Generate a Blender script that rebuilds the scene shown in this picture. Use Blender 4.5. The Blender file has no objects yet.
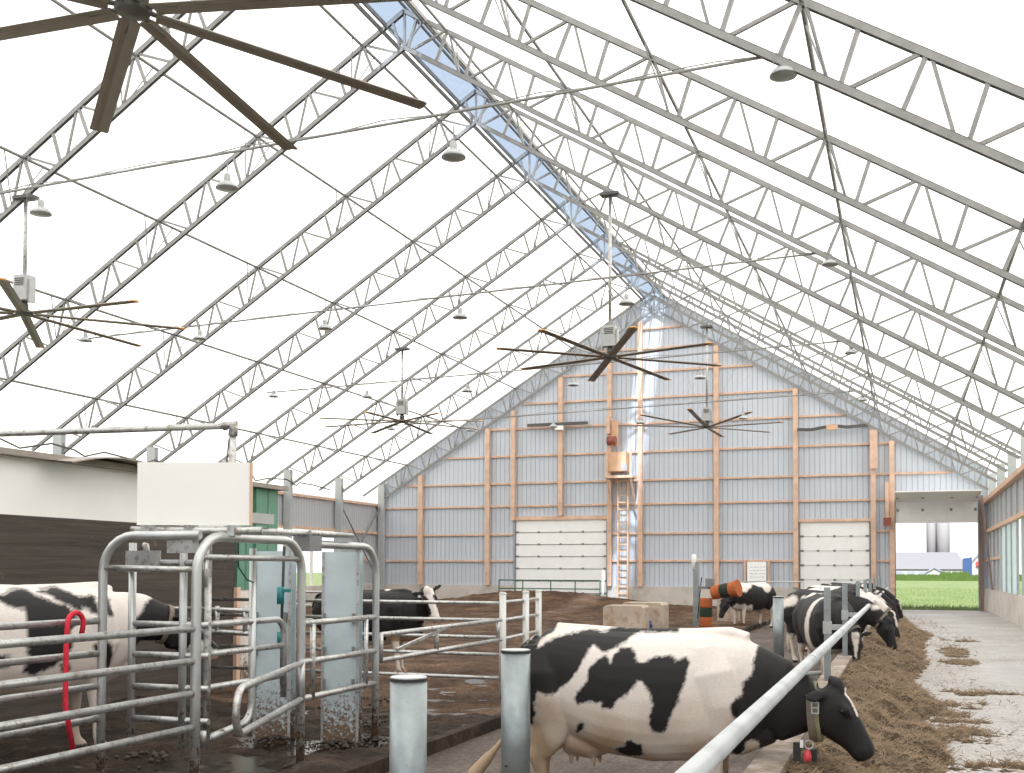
import bpy, math, random
from math import sin, cos, pi, radians, sqrt, atan2
from mathutils import Vector, Matrix, noise
random.seed(7)
S = bpy.context.scene
COL = S.collection
# ------------------------------------------------------------------ camera
def make_camera():
    a, b, c = radians(19.842), radians(1.608), radians(0.168)
    R0 = Vector((cos(a), sin(a), 0)); F = Vector((-sin(a)*cos(b), cos(a)*cos(b), sin(b)))
    U0 = Vector((sin(a)*sin(b), -cos(a)*sin(b), cos(b)))
    R = R0*cos(c) + U0*sin(c); U = U0*cos(c) - R0*sin(c)
    cd = bpy.data.cameras.new('camera'); cam = bpy.data.objects.new('camera', cd); COL.objects.link(cam)
    m = Matrix((R, U, -F)).transposed().to_4x4(); m.translation = Vector((0, 0, 1.68))
    cam.matrix_world = m
    cd.sensor_width = 36; cd.sensor_fit = 'HORIZONTAL'; cd.lens = 1088.05/1024*36
    cd.shift_y = (539.875-386.5)/1024
    cd.clip_end = 2000; cd.clip_start = 0.05
    S.camera = cam
make_camera()
# ------------------------------------------------------------------ world, sun, exposure
w = bpy.data.worlds.new('world'); S.world = w; w.use_nodes = True
bg = w.node_tree.nodes['Background']; bg.inputs[0].default_value = (0.955, 0.975, 1.0, 1); bg.inputs[1].default_value = 0.76
sd = bpy.data.lights.new('sun', 'SUN'); sun = bpy.data.objects.new('sun', sd); COL.objects.link(sun)
sd.energy = 6.0; sd.angle = radians(0.9); sd.color = (1, 0.97, 0.92)
sun.rotation_euler = Vector((-0.150, 1, -1.19)).to_track_quat('-Z', 'Y').to_euler()
sun.location = (0, -20, 40)
S.view_settings.view_transform = 'Standard'; S.view_settings.look = 'None'
S.view_settings.exposure = 0.72; S.view_settings.gamma = 1; S.view_settings.use_curve_mapping = False

# ------------------------------------------------------------------ helpers
def nm(mat): 
    mat.use_nodes = True; nt = mat.node_tree; return nt, nt.nodes, nt.links
def texco(nt, scale, kind='Object'):
    t = nt.nodes.new('ShaderNodeTexCoord'); mp = nt.nodes.new('ShaderNodeMapping')
    nt.links.new(t.outputs[kind], mp.inputs[0])
    mp.inputs['Scale'].default_value = scale if hasattr(scale, '__len__') else (scale,)*3
    return mp.outputs[0]
def noise_n(nt, vec, scale=1, detail=4, rough=.55):
    n = nt.nodes.new('ShaderNodeTexNoise'); n.inputs['Scale'].default_value = scale
    n.inputs['Detail'].default_value = detail; n.inputs['Roughness'].default_value = rough
    nt.links.new(vec, n.inputs['Vector']); return n.outputs[0]
def ramp(nt, fac, stops):
    r = nt.nodes.new('ShaderNodeValToRGB'); e = r.color_ramp.elements
    while len(e) < len(stops): e.new(.5)
    for k, (p, c) in enumerate(stops):
        e[k].position = p; e[k].color = (c[0], c[1], c[2], 1) if hasattr(c, '__len__') else (c, c, c, 1)
    nt.links.new(fac, r.inputs[0]); return r.outputs[0]
def mixc(nt, fac, a, b, mode='MIX'):
    m = nt.nodes.new('ShaderNodeMix'); m.data_type = 'RGBA'; m.blend_type = mode
    for s, v in ((0, fac), (6, a), (7, b)):
        if isinstance(v, bpy.types.NodeSocket): nt.links.new(v, m.inputs[s])
        else: m.inputs[s].default_value = v if s == 0 else (v[0], v[1], v[2], 1)
    return m.outputs[2]
def bump(nt, h, strength=.3, dist=.02):
    b = nt.nodes.new('ShaderNodeBump'); b.inputs['Strength'].default_value = strength; b.inputs['Distance'].default_value = dist
    nt.links.new(h, b.inputs['Height']); return b.outputs[0]
def mat(name, col, rough=.6, metal=0, var=.12, scale=3, stains=None, bumps=0, bscale=30, aniso=(1,1,1), stain_lo=.5, stain_hi=.65):
    m = bpy.data.materials.new(name); nt, N, L = nm(m); p = N['Principled BSDF']
    v = texco(nt, aniso)
    n = noise_n(nt, v, scale, 5)
    c = ramp(nt, n, [(.3, [x*(1-var) for x in col]), (.7, [min(1, x*(1+var)) for x in col])])
    if stains:
        n2 = noise_n(nt, v, scale*2.7, 8, .7)
        f = ramp(nt, n2, [(stain_lo, 0), (stain_hi, 1)])
        c = mixc(nt, f, c, stains)
    L.new(c, p.inputs['Base Color']); p.inputs['Roughness'].default_value = rough; p.inputs['Metallic'].default_value = metal
    if bumps:
        L.new(bump(nt, noise_n(nt, v, bscale, 6), bumps, .02), p.inputs['Normal'])
    return m
class MB:
    def __init__(s): s.v = []; s.f = []
    def add(s, vs, fs):
        o = len(s.v); s.v += [tuple(x) for x in vs]; s.f += [tuple(i+o for i in q) for q in fs]; return s
    def box(s, x0, x1, y0, y1, z0, z1):
        return s.add([(x0,y0,z0),(x1,y0,z0),(x1,y1,z0),(x0,y1,z0),(x0,y0,z1),(x1,y0,z1),(x1,y1,z1),(x0,y1,z1)],
                     [(0,3,2,1),(4,5,6,7),(0,1,5,4),(1,2,6,5),(2,3,7,6),(3,0,4,7)])
    def bar(s, p, q, w, h=None, up=(0,0,1)):
        p = Vector(p); q = Vector(q); d = (q-p).normalized(); h = h or w; up = Vector(up)
        if abs(d.dot(up)) > .99: up = Vector((0,1,0))
        a = d.cross(up).normalized(); b = a.cross(d).normalized()
        o = [-a*w/2-b*h/2, a*w/2-b*h/2, a*w/2+b*h/2, -a*w/2+b*h/2]
        return s.add([p+x for x in o]+[q+x for x in o], [(0,1,2,3),(7,6,5,4),(0,4,5,1),(1,5,6,2),(2,6,7,3),(3,7,4,0)])
    def tube(s, pts, r, n=10, caps=True, up=None):
        pts = [Vector(p) for p in pts]; k = len(pts); rs = r if hasattr(r, '__len__') else [r]*k
        prev = None; vs = []
        for i, p in enumerate(pts):
            d = (pts[min(i+1,k-1)]-pts[max(i-1,0)]).normalized()
            if prev is None:
                u = Vector((0,0,1)) if abs(d.z) < .9 else Vector((1,0,0))
                a = d.cross(u).normalized()
            else: a = (prev - d*prev.dot(d)).normalized()
            prev = a; b = d.cross(a)
            for j in range(n):
                t = 2*pi*j/n; vs.append(p+(a*cos(t)+b*sin(t))*rs[i])
        fs = []
        for i in range(k-1):
            for j in range(n):
                fs.append((i*n+j, i*n+(j+1)%n, (i+1)*n+(j+1)%n, (i+1)*n+j))
        if caps: fs.append(tuple(range(n-1,-1,-1))); fs.append(tuple((k-1)*n+j for j in range(n)))
        return s.add(vs, fs)
    def lathe(s, prof, c=(0,0,0), n=24, axis='z'):
        vs = []; k = len(prof)
        for r, z in prof:
            for j in range(n):
                t = 2*pi*j/n
                vs.append((c[0]+r*cos(t), c[1]+r*sin(t), c[2]+z))
        fs = [(i*n+j, i*n+(j+1)%n, (i+1)*n+(j+1)%n, (i+1)*n+j) for i in range(k-1) for j in range(n)]
        fs.append(tuple(range(n-1,-1,-1))); fs.append(tuple((k-1)*n+j for j in range(n)))
        return s.add(vs, fs)
    def prism(s, poly, h0, h1, axis='y'):
        n = len(poly)
        mk = {'y': lambda a, b, h: (a, h, b), 'z': lambda a, b, h: (a, b, h), 'x': lambda a, b, h: (h, a, b)}[axis]
        vs = [mk(a, b, h0) for a, b in poly]+[mk(a, b, h1) for a, b in poly]
        return s.add(vs, [tuple(range(n)), tuple(range(2*n-1, n-1, -1))]+[(i, i+n, (i+1)%n+n, (i+1)%n) for i in range(n)])
    def build(s, name, m, parent=None, smooth=False, origin=None, local=False, world_off=None):
        me = bpy.data.meshes.new(name)
        if parent is not None:
            off = Vector((0,0,0)) if local else parent_base(parent)
        else:
            if origin is None:
                xs = [v[0] for v in s.v]; ys = [v[1] for v in s.v]; zs = [v[2] for v in s.v]
                origin = ((min(xs)+max(xs))/2, (min(ys)+max(ys))/2, min(zs))
            off = Vector(origin)
        me.from_pydata([(v[0]-off[0], v[1]-off[1], v[2]-off[2]) for v in s.v], [], s.f)
        import bmesh
        bm = bmesh.new(); bm.from_mesh(me); bmesh.ops.recalc_face_normals(bm, faces=bm.faces); bm.to_mesh(me); bm.free()
        me.materials.append(m)
        if smooth:
            for p in me.polygons: p.use_smooth = len(p.vertices) <= 4
        o = bpy.data.objects.new(name, me); COL.objects.link(o)
        if parent is not None: o.parent = parent
        else: o.location = off
        return o
def parent_base(p):
    v = Vector((0,0,0))
    while p is not None: v = v+Vector(p.location); p = p.parent
    return v
def tag(o, label=None, cat=None, group=None, kind=None):
    if label: o['label'] = label
    if cat: o['category'] = cat
    if group: o['group'] = group
    if kind: o['kind'] = kind
    return o
def thing(name, loc, label, cat, group=None, rz=0, kind=None):
    o = bpy.data.objects.new(name, None); COL.objects.link(o); o.location = loc; o.rotation_euler = (0,0,rz)
    o.empty_display_size = .2
    return tag(o, label, cat, group, kind)
def copy_tree(o, parent=None):
    c = o.copy(); COL.objects.link(c); c.parent = parent
    for ch in list(o.children): copy_tree(ch, c)
    return c
def struct(name, mb, m, label, cat, smooth=False):
    return tag(mb.build(name, m, smooth=smooth), label, cat, kind='structure')
def arc(c, r, a0, a1, n, ex, ez):
    ex = Vector(ex); ez = Vector(ez); c = Vector(c)
    return [c+ex*r*cos(a0+(a1-a0)*i/n)+ez*r*sin(a0+(a1-a0)*i/n) for i in range(n+1)]

# ------------------------------------------------------------------ dimensions
XR_, ZR, SL = -11.08, 14.95, .615          # ridge x, ridge height of the top chord, slope
XL, XW, YE = -25.6, 3.38, 50.65            # left wall, right wall, end wall
DT = 4.57; T0 = 18.52
TY = [T0+DT*k for k in range(-3, 8)]       # truss positions
ZB = 14.07
YN = -6.0                                   # where the built part of the barn stops behind the camera
def roof_z(x): return ZR-SL*abs(x-XR_)

# ------------------------------------------------------------------ materials
M = {}
def steel(name, col, rough=.45, dirt=(.25,.17,.11), lo=.56, hi=.72, metal=.35, scale=4):
    m = bpy.data.materials.new(name); nt, N, L = nm(m); p = N['Principled BSDF']
    v = texco(nt, 1)
    c = ramp(nt, noise_n(nt, v, scale, 5), [(.3, [x*.82 for x in col]), (.7, [min(1, x*1.12) for x in col])])
    f = ramp(nt, noise_n(nt, v, scale*5, 8, .75), [(lo, 0), (hi, 1)])
    c = mixc(nt, f, c, dirt)
    L.new(c, p.inputs['Base Color']); p.inputs['Roughness'].default_value = rough; p.inputs['Metallic'].default_value = metal
    return m
M['truss'] = steel('galvanised_truss_steel', (.25,.245,.24), .5, lo=.75, hi=.95, metal=.25)
M['galv'] = steel('galvanised_pipe', (.50,.505,.50), .36, (.20,.135,.09), .50, .66, .7)
M['bollard'] = steel('galvanised_bollard', (.30,.335,.345), .36, (.20,.195,.18), .58, .78, .55, 7)
M['rail'] = steel('bright_feed_rail', (.50,.515,.525), .38, (.25,.24,.22), .66, .9, .3)
M['fan'] = mat('fan_blade_dark', (.19,.158,.132), .5, 0, .1)
M['fan_tip'] = mat('fan_tip_orange', (.75,.38,.12), .5)
M['fan_box'] = mat('fan_motor_grey', (.42,.42,.42), .5)
M['fan_dark'] = mat('fan_dark_metal', (.08,.075,.07), .5)
M['lamp_w'] = mat('lamp_reflector_grey', (.45,.46,.47), .35, .3)
M['lamp_g'] = mat('lamp_lens', (.26,.27,.27), .25)
M['wood'] = mat('spruce_timber', (.66,.445,.33), .75, 0, .18, 2.5, aniso=(1,1,1))
M['jamb'] = mat('weathered_brown_timber', (.24,.17,.15), .8)
M['oldwood'] = mat('light_plywood', (.66,.42,.27), .8, 0, .12)
M['white'] = mat('white_door_panel', (.88,.87,.865), .55, 0, .03)
M['whiteboard'] = mat('white_painted_board', (.86,.835,.81), .6, 0, .04, 1.2, stains=(.55,.5,.45), stain_lo=.72, stain_hi=.8)
M['concrete'] = mat('cast_concrete', (.56,.515,.475), .85, 0, .12, .8, stains=(.42,.34,.275), bumps=.25, stain_lo=.5, stain_hi=.75)
M['kerb'] = mat('soiled_kerb_concrete', (.34,.285,.25), .9, 0, .25, 2.2, stains=(.19,.14,.10), bumps=.6, bscale=18, stain_lo=.42, stain_hi=.6)
M['block'] = mat('tan_concrete_block', (.47,.385,.315), .9, 0, .15, 1.5, stains=(.35,.24,.16), bumps=.3)
M['green'] = mat('green_panel', (.10,.25,.17), .55, 0, .12, 2)
M['gategreen'] = mat('green_gate_paint', (.05,.14,.09), .5)
M['black'] = mat('black_rubber', (.02,.02,.02), .6)
M['red'] = mat('red_rope', (.60,.015,.04), .7, 0, .2, 20)
M['motor_red'] = mat('red_motor', (.26,.07,.05), .5)
M['hinge'] = mat('hinge_grey', (.22,.22,.22), .5, .3)
M['darkcable'] = mat('cable', (.07,.065,.06), .6)
M['water'] = mat('dirty_water', (.03,.022,.017), .2, 0, .1)
M['mudlump'] = mat('mud_clod', (.035,.022,.015), .6, 0, .3, 12, bumps=.5)
M['leather'] = mat('leather_collar', (.16,.13,.10), .6, 0, .2, 15)
M['olive'] = mat('olive_webbing_strap', (.24,.22,.12), .7, 0, .15, 25)
M['redtag'] = mat('red_plastic_tag', (.65,.06,.08), .4)
M['whitetag'] = mat('white_plastic', (.8,.8,.78), .4)
M['teal'] = mat('teal_coupling', (.02,.20,.20), .4)
M['orangebr'] = mat('orange_bristle', (.44,.115,.035), .9, 0, .35, 40, bumps=.8, bscale=90)
M['greenbr'] = mat('dark_green_bristle', (.02,.035,.02), .9, 0, .35, 40, bumps=.8, bscale=90)
M['sheet'] = mat('weathered_roof_sheet', (.30,.26,.23), .6, .1, .15)
M['farm_w'] = mat('farm_white_siding', (.36,.36,.375), .7, 0, .03)
M['farm_r'] = mat('farm_grey_roof', (.17,.17,.195), .6, 0, .05)
M['farm_d'] = mat('farm_dark_window', (.25,.28,.36), .5)
M['farm_b'] = mat('farm_blue', (.03,.07,.20), .5)
M['silo'] = mat('silo_concrete', (.32,.31,.34), .8, 0, .05)
M['eye'] = mat('cow_eye', (.01,.008,.008), .12, 0, .01)

def corrugated(name, col, period=.229, along='X'):
    m = bpy.data.materials.new(name); nt, N, L = nm(m); p = N['Principled BSDF']
    t = N.new('ShaderNodeTexCoord'); sp = N.new('ShaderNodeSeparateXYZ'); L.new(t.outputs['Object'], sp.inputs[0])
    d = N.new('ShaderNodeMath'); d.operation = 'MULTIPLY'; d.inputs[1].default_value = 1/period; L.new(sp.outputs[along], d.inputs[0])
    fr = N.new('ShaderNodeMath'); fr.operation = 'FRACT'; L.new(d.outputs[0], fr.inputs[0])
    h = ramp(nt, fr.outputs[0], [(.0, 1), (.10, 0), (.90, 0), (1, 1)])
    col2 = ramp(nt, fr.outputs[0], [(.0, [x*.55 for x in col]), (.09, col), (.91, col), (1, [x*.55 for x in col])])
    nz = ramp(nt, noise_n(nt, texco(nt, (1,1,.25)), .8, 4), [(.3, .93), (.7, 1.0)])
    c = mixc(nt, 1, col2, nz, 'MULTIPLY')
    L.new(c, p.inputs['Base Color']); p.inputs['Roughness'].default_value = .5; p.inputs['Metallic'].default_value = .05
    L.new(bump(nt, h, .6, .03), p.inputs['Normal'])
    return m
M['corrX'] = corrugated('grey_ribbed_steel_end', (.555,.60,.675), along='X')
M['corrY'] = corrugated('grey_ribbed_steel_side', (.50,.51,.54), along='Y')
M['greenrib'] = corrugated('green_ribbed_panel', (.12,.28,.20), .3, 'Y')

def fabric():
    m = bpy.data.materials.new('translucent_roof_fabric'); nt, N, L = nm(m); N.remove(N['Principled BSDF'])
    out = N['Material Output']; t = N.new('ShaderNodeBsdfTranslucent'); t.inputs[0].default_value = (.86,.855,.835,1)
    d = N.new('ShaderNodeBsdfDiffuse'); d.inputs[0].default_value = (.8,.8,.79,1)
    mx = N.new('ShaderNodeMixShader'); mx.inputs[0].default_value = .2
    L.new(t.outputs[0], mx.inputs[1]); L.new(d.outputs[0], mx.inputs[2]); L.new(mx.outputs[0], out.inputs[0]); return m
M['fabric'] = fabric()
def clear(name, col, mixg=.06):
    m = bpy.data.materials.new(name); nt, N, L = nm(m); N.remove(N['Principled BSDF'])
    t = N.new('ShaderNodeBsdfTransparent'); t.inputs[0].default_value = (*col, 1)
    g = N.new('ShaderNodeBsdfGlossy'); g.inputs['Roughness'].default_value = .1
    mx = N.new('ShaderNodeMixShader'); mx.inputs[0].default_value = mixg
    L.new(t.outputs[0], mx.inputs[1]); L.new(g.outputs[0], mx.inputs[2]); L.new(mx.outputs[0], N['Material Output'].inputs[0]); return m
M['skylight'] = clear('clear_blue_polycarbonate', (.50,.60,.74))
def curtain():
    m = bpy.data.materials.new('pale_blue_curtain'); nt, N, L = nm(m); p = N['Principled BSDF']
    t = N.new('ShaderNodeBsdfTranslucent'); t.inputs[0].default_value = (.86,.94,.96,1)
    d = N.new('ShaderNodeBsdfDiffuse'); d.inputs[0].default_value = (.80,.90,.93,1)
    mx = N.new('ShaderNodeMixShader'); mx.inputs[0].default_value = .5
    N.remove(p); L.new(t.outputs[0], mx.inputs[1]); L.new(d.outputs[0], mx.inputs[2]); L.new(mx.outputs[0], N['Material Output'].inputs[0]); return m
M['curtain'] = curtain()

def planks():
    m = bpy.data.materials.new('weathered_dark_planks'); nt, N, L = nm(m); p = N['Principled BSDF']
    t = N.new('ShaderNodeTexCoord'); sp = N.new('ShaderNodeSeparateXYZ'); L.new(t.outputs['Object'], sp.inputs[0])
    d = N.new('ShaderNodeMath'); d.operation = 'MULTIPLY'; d.inputs[1].default_value = 1/.14; L.new(sp.outputs['Z'], d.inputs[0])
    fr = N.new('ShaderNodeMath'); fr.operation = 'FRACT'; L.new(d.outputs[0], fr.inputs[0])
    c1 = ramp(nt, noise_n(nt, texco(nt, (3,.35,9)), 2.2, 8, .7), [(.3, (.032,.024,.020)), (.75, (.098,.076,.062))])
    c = mixc(nt, ramp(nt, fr.outputs[0], [(.0, 1), (.07, 0)]), c1, (.03,.024,.02))
    c = mixc(nt, ramp(nt, noise_n(nt, texco(nt, 1), 1.8, 8, .75), [(.60, 0), (.72, .8)]), c, (.24,.19,.14))
    L.new(c, p.inputs['Base Color']); p.inputs['Roughness'].default_value = .8; return m
M['planks'] = planks()

def ground_mat(name, stops, wet=None, scale=1.2, bs=.5, bscale=9, slat=None, rough=.9):
    m = bpy.data.materials.new(name); nt, N, L = nm(m); p = N['Principled BSDF']
    v = texco(nt, 1)
    n1 = noise_n(nt, v, scale, 8, .68)
    c = ramp(nt, n1, stops)
    n2 = noise_n(nt, v, 22, 6, .7)
    c = mixc(nt, .6, c, ramp(nt, n2, [(.36, .12), (.64, 1.15)]), 'MULTIPLY')
    h = noise_n(nt, v, bscale, 10, .7)
    p.inputs['Roughness'].default_value = rough; p.inputs['Specular IOR Level'].default_value = .25
    if wet:
        f = ramp(nt, noise_n(nt, texco(nt, (1,.6,1)), wet[0], 5, .6), [(wet[1], 0), (wet[2], 1)])
        c = mixc(nt, f, c, wet[3])
        L.new(ramp(nt, f, [(0, rough), (1, wet[4])]), p.inputs['Roughness'])
    if slat:
        t = N.new('ShaderNodeTexCoord'); sp = N.new('ShaderNodeSeparateXYZ'); L.new(t.outputs['Object'], sp.inputs[0])
        d = N.new('ShaderNodeMath'); d.operation = 'MULTIPLY'; d.inputs[1].default_value = 1/slat; L.new(sp.outputs['X'], d.inputs[0])
        fr = N.new('ShaderNodeMath'); fr.operation = 'FRACT'; L.new(d.outputs[0], fr.inputs[0])
        c = mixc(nt, ramp(nt, fr.outputs[0], [(0, .9), (.06, 0)]), c, (.05,.04,.035))
    L.new(c, p.inputs['Base Color'])
    L.new(bump(nt, h, bs, .05), p.inputs['Normal'])
    return m
M['dirt'] = ground_mat('bedded_pack_soil', [(.3,(.035,.018,.010)),(.5,(.10,.056,.034)),(.68,(.22,.135,.082))], None, .9, 1.0, 7)
M['mud'] = ground_mat('wet_muddy_concrete', [(.3,(.012,.007,.005)),(.5,(.034,.021,.014)),(.7,(.10,.066,.046))], (.55,.57,.66,(.07,.06,.052),.10), 1.3, 1.0, 7)
M['alley'] = ground_mat('grooved_alley_concrete', [(.25,(.075,.056,.047)),(.5,(.125,.099,.084)),(.75,(.20,.162,.142))], (.6,.55,.7,(.10,.083,.075),.35), 1.1, .4, 12, slat=.55)
M['feed_floor'] = ground_mat('worn_feed_alley_concrete', [(.25,(.36,.32,.285)),(.5,(.50,.47,.44)),(.75,(.62,.60,.585))], (.35,.52,.66,(.38,.36,.355),.3), .55, .12, 20, rough=.7)
M['grass'] = ground_mat('meadow_grass', [(.25,(.12,.185,.065)),(.5,(.18,.245,.10)),(.75,(.28,.31,.155))], None, .25, .5, 3)
M['weeds'] = ground_mat('tall_weeds', [(.25,(.05,.11,.02)),(.75,(.13,.19,.05))], None, .8, .5, 3)
M['hay'] = ground_mat('chopped_hay', [(.28,(.06,.038,.022)),(.5,(.155,.106,.065)),(.72,(.28,.205,.13))], None, 3.5, 1.0, 28)
M['straw'] = mat('hay_stalk', (.26,.185,.115), .8, 0, .45, 6)

def splashed(name, col, dirt, z_hi, rough=.45, metal=.3, sc=14, z_lo=0.0, base=.0):
    m = bpy.data.materials.new(name); nt, N, L = nm(m); p = N['Principled BSDF']
    v = texco(nt, 1)
    c = ramp(nt, noise_n(nt, v, 3, 5), [(.3, [x*.85 for x in col]), (.7, [min(1, x*1.1) for x in col])])
    sp = N.new('ShaderNodeSeparateXYZ'); L.new(v, sp.inputs[0])
    mr = N.new('ShaderNodeMapRange'); mr.inputs[1].default_value = z_lo; mr.inputs[2].default_value = z_hi; mr.inputs[3].default_value = .16; mr.inputs[4].default_value = -.20-base; L.new(sp.outputs['Z'], mr.inputs[0])
    n = noise_n(nt, v, sc, 10, .8)
    a = N.new('ShaderNodeMath'); a.operation = 'ADD'; L.new(n, a.inputs[0]); L.new(mr.outputs[0], a.inputs[1])
    f = ramp(nt, a.outputs[0], [(.50, 0), (.58, 1)])
    c = mixc(nt, f, c, dirt)
    L.new(c, p.inputs['Base Color']); L.new(ramp(nt, f, [(0, rough), (1, .85)]), p.inputs['Roughness']); p.inputs['Metallic'].default_value = metal
    return m
M['dirty'] = splashed('muddy_galvanised_pipe', (.50,.51,.505), (.15,.095,.06), .9, .36, metal=.7, sc=22, base=-.04)
M['column'] = splashed('pale_blue_grey_column', (.50,.58,.62), (.15,.095,.06), 1.0, .5, .05, 34)
M['splash'] = splashed('dung_splashed_wall', (.72,.66,.60), (.23,.14,.09), .8, .7, 0, 12)
M['pale'] = steel('pale_galvanised_post', (.66,.66,.64), .5, (.35,.28,.2), .6, .8, .1)

# ------------------------------------------------------------------ roof
def roof():
    e = 1.0
    for nme, x0, x1, lab in (('ceiling', XL-e, XR_-.55, 'white translucent fabric roof, left slope'), ('ceiling', XR_+.55, XW+e, 'white translucent fabric roof, right slope')):
        b = MB(); t = .015
        y0, y1 = YN, YE+.6
        z0, z1 = roof_z(x0)+.07, roof_z(x1)+.07
        b.add([(x0,y0,z0),(x1,y0,z1),(x1,y1,z1),(x0,y1,z0)], [(0,1,2,3)])
        struct(nme, b, M['fabric'], lab, 'roof')
    for s, lab in ((-1, 'clear blue ridge skylight, left half'), (1, 'clear blue ridge skylight, right half')):
        b = MB(); b.add([(XR_+s*.55, YN, roof_z(XR_+.55)+.10), (XR_, YN, ZR+.14), (XR_, YE+.5, ZR+.14), (XR_+s*.55, YE+.5, roof_z(XR_+.55)+.10)], [(0,1,2,3)])
        struct('window_%d' % (1 if s < 0 else 2), b, M['skylight'], lab, 'skylight')
    for s in (-1, 1):
        b = MB()
        for k, dx in enumerate((.47, .60)):
            x = XR_+s*dx
            b.bar((x, YN, roof_z(x)-.0), (x, YE, roof_z(x)-.0), .05, .10)
        struct('trim_%d' % (1 if s < 0 else 2), b, M['truss'], 'steel ridge beam pair along %s edge of the skylight' % ('left' if s < 0 else 'right'), 'beam')
    b = MB(); b.bar((XR_, YN, ZR+.10), (XR_, YE, ZR+.10), .05, .05)
    struct('trim_3', b, M['truss'], 'thin steel ridge bar along the centre of the skylight', 'beam')
roof()
PUR = [1.10+2.936*k for k in range(5)]
ordn = ['nearest the ridge', 'second below the ridge', 'third below the ridge', 'fourth below the ridge', 'lowest, near the eave']
for side, sn in ((-1, 'left'), (1, 'right')):
    for k, o in enumerate(PUR):
        x = XR_+side*o
        b = MB(); b.tube([(x, YN, ZR-SL*o+.0), (x, YE-.1, ZR-SL*o+.0)], .036, 8)
        tag(b.build('purlin', M['truss'], smooth=True), 'long steel purlin on the %s roof slope, %s' % (sn, ordn[k]), 'purlin', 'roof purlins')
# truss
def channel(p, q, w, h, t=.012):
    d = (q-p).normalized(); a = Vector((0,1,0)); n = d.cross(a).normalized()
    if n.z > 0: n = -n
    m = MB()
    def slab(o, ww, hh):
        m.bar(p+o, q+o, ww, hh, tuple(a)) if False else None
        u = [-a*ww/2-n*hh/2, a*ww/2-n*hh/2, a*ww/2+n*hh/2, -a*ww/2+n*hh/2]
        m.add([p+o+x for x in u]+[q+o+x for x in u], [(0,1,2,3),(7,6,5,4),(0,4,5,1),(1,5,6,2),(2,6,7,3),(3,7,4,0)])
    slab(-n*(h/2-t/2), w, t)
    for s in (-1, 1): slab(a*s*(w/2-t/2), t, h)
    return m
def make_truss():
    root = thing('roof_truss', (XR_, 0, 0), '', 'truss')
    half = 14.55
    dv = ZR-ZB
    def T(s, u, z=0): return Vector((s*u, 0, ZR-SL*u+z))
    def B(s, u): return Vector((s*u, 0, ZB-SL*u))
    for s in (-1, 1):
        channel(T(s,0), T(s, half+.8), .085, .10).build('top_chord', M['truss'], root, local=True)
        channel(B(s,0), B(s, half-.1), .085, .10).build('bottom_chord', M['truss'], root, local=True)
        U = 2.936/2; u0 = 1.10
        # web units: steep strut, light strut, long strut, second light strut
        k = -1
        while True:
            a = u0+k*U; e = a+U
            if a > half-.6: break
            for (p, q, w) in ((T(s,a+.05), B(s,a+U*.21), .045), (B(s,a+U*.31), T(s,a+U*.47), .06), (B(s,a+U*.36), T(s,a+U*.97), .05), (B(s,a+U*.80), T(s,a+U*1.0), .06)):
                if min(abs(p.x), abs(q.x)) < .06 or p.x*s < 0 or q.x*s < 0 or max(abs(p.x), abs(q.x)) > half+.1: continue
                MB().bar(p, q, w, w, (0,1,0)).build('web_strut', M['truss'], root, local=True)
            k += 1
        # knee braces from each purlin down to the bottom chord
        for o in PUR:
            for d in (-1, 1):
                p = B(s, o+.32); q = T(s, o, -.03)+Vector((0, d*.55, 0))
                MB().tube([p, q], .014, 6).build('purlin_brace', M['truss'], root, local=True)
    MB().bar(T(1,0), B(1,0), .05, .05, (0,1,0)).build('king_post', M['truss'], root, local=True)
    for s in (-1, 1):
        MB().bar(B(1,0)+Vector((0,0,.03)), T(s,.5), .04, .04, (0,1,0)).build('ridge_strut', M['truss'], root, local=True)
    for s in (-1, 1):
        x = s*(half-.28) if s < 0 else half+.06
        hw = .17 if s < 0 else .14
        MB().box(x-hw, x+hw, -.10, .10, 0, ZR-SL*(abs(x)+hw)-.02).build('column', M['colm'], root, local=True)
    return root
M['colm'] = mat('pale_column_steel', (.42,.44,.45), .6, .1, .06)
tr = make_truss()
tl = ['nearest the photographer, above the pen gates', 'crossing just behind the huge cut off fan', 'nearest one in view', 'second one in view', 'third one in view', 'fourth one in view', 'fifth one in view', 'sixth one in view', 'third from the gable wall', 'second from the gable wall', 'against the gable wall']
for i, y in enumerate(TY):
    o = tr if i == 0 else copy_tree(tr)
    o.location = (XR_, y if i < 10 else YE-.22, 0)
    tag(o, 'steel lattice roof truss spanning the barn, '+tl[i], 'truss', 'lattice roof trusses')
# collar ties carrying the lamps
TIEY = [13.95, 23.09, 32.23, 41.37]
for y, lab in zip(TIEY, ('nearest', 'second', 'third', 'farthest')):
    b = MB(); x0 = XR_-9.6; x1 = XR_+9.6
    b.tube([(x0, y+.06, 7.78), ((x0+x1)/2, y+.06, 8.02), (x1, y+.06, 8.26)], .022, 8)
    b.tube([(x0+(x1-x0)*k/24, y+.10, 7.83+.48*k/24+.035*sin(k*2.3)) for k in range(25)], .009, 5)
    tag(b.build('tie_rod', M['truss'], smooth=True), 'thin steel tie rod crossing the barn with lamps under it, %s' % lab, 'tie rod', 'lamp tie rods')

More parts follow.
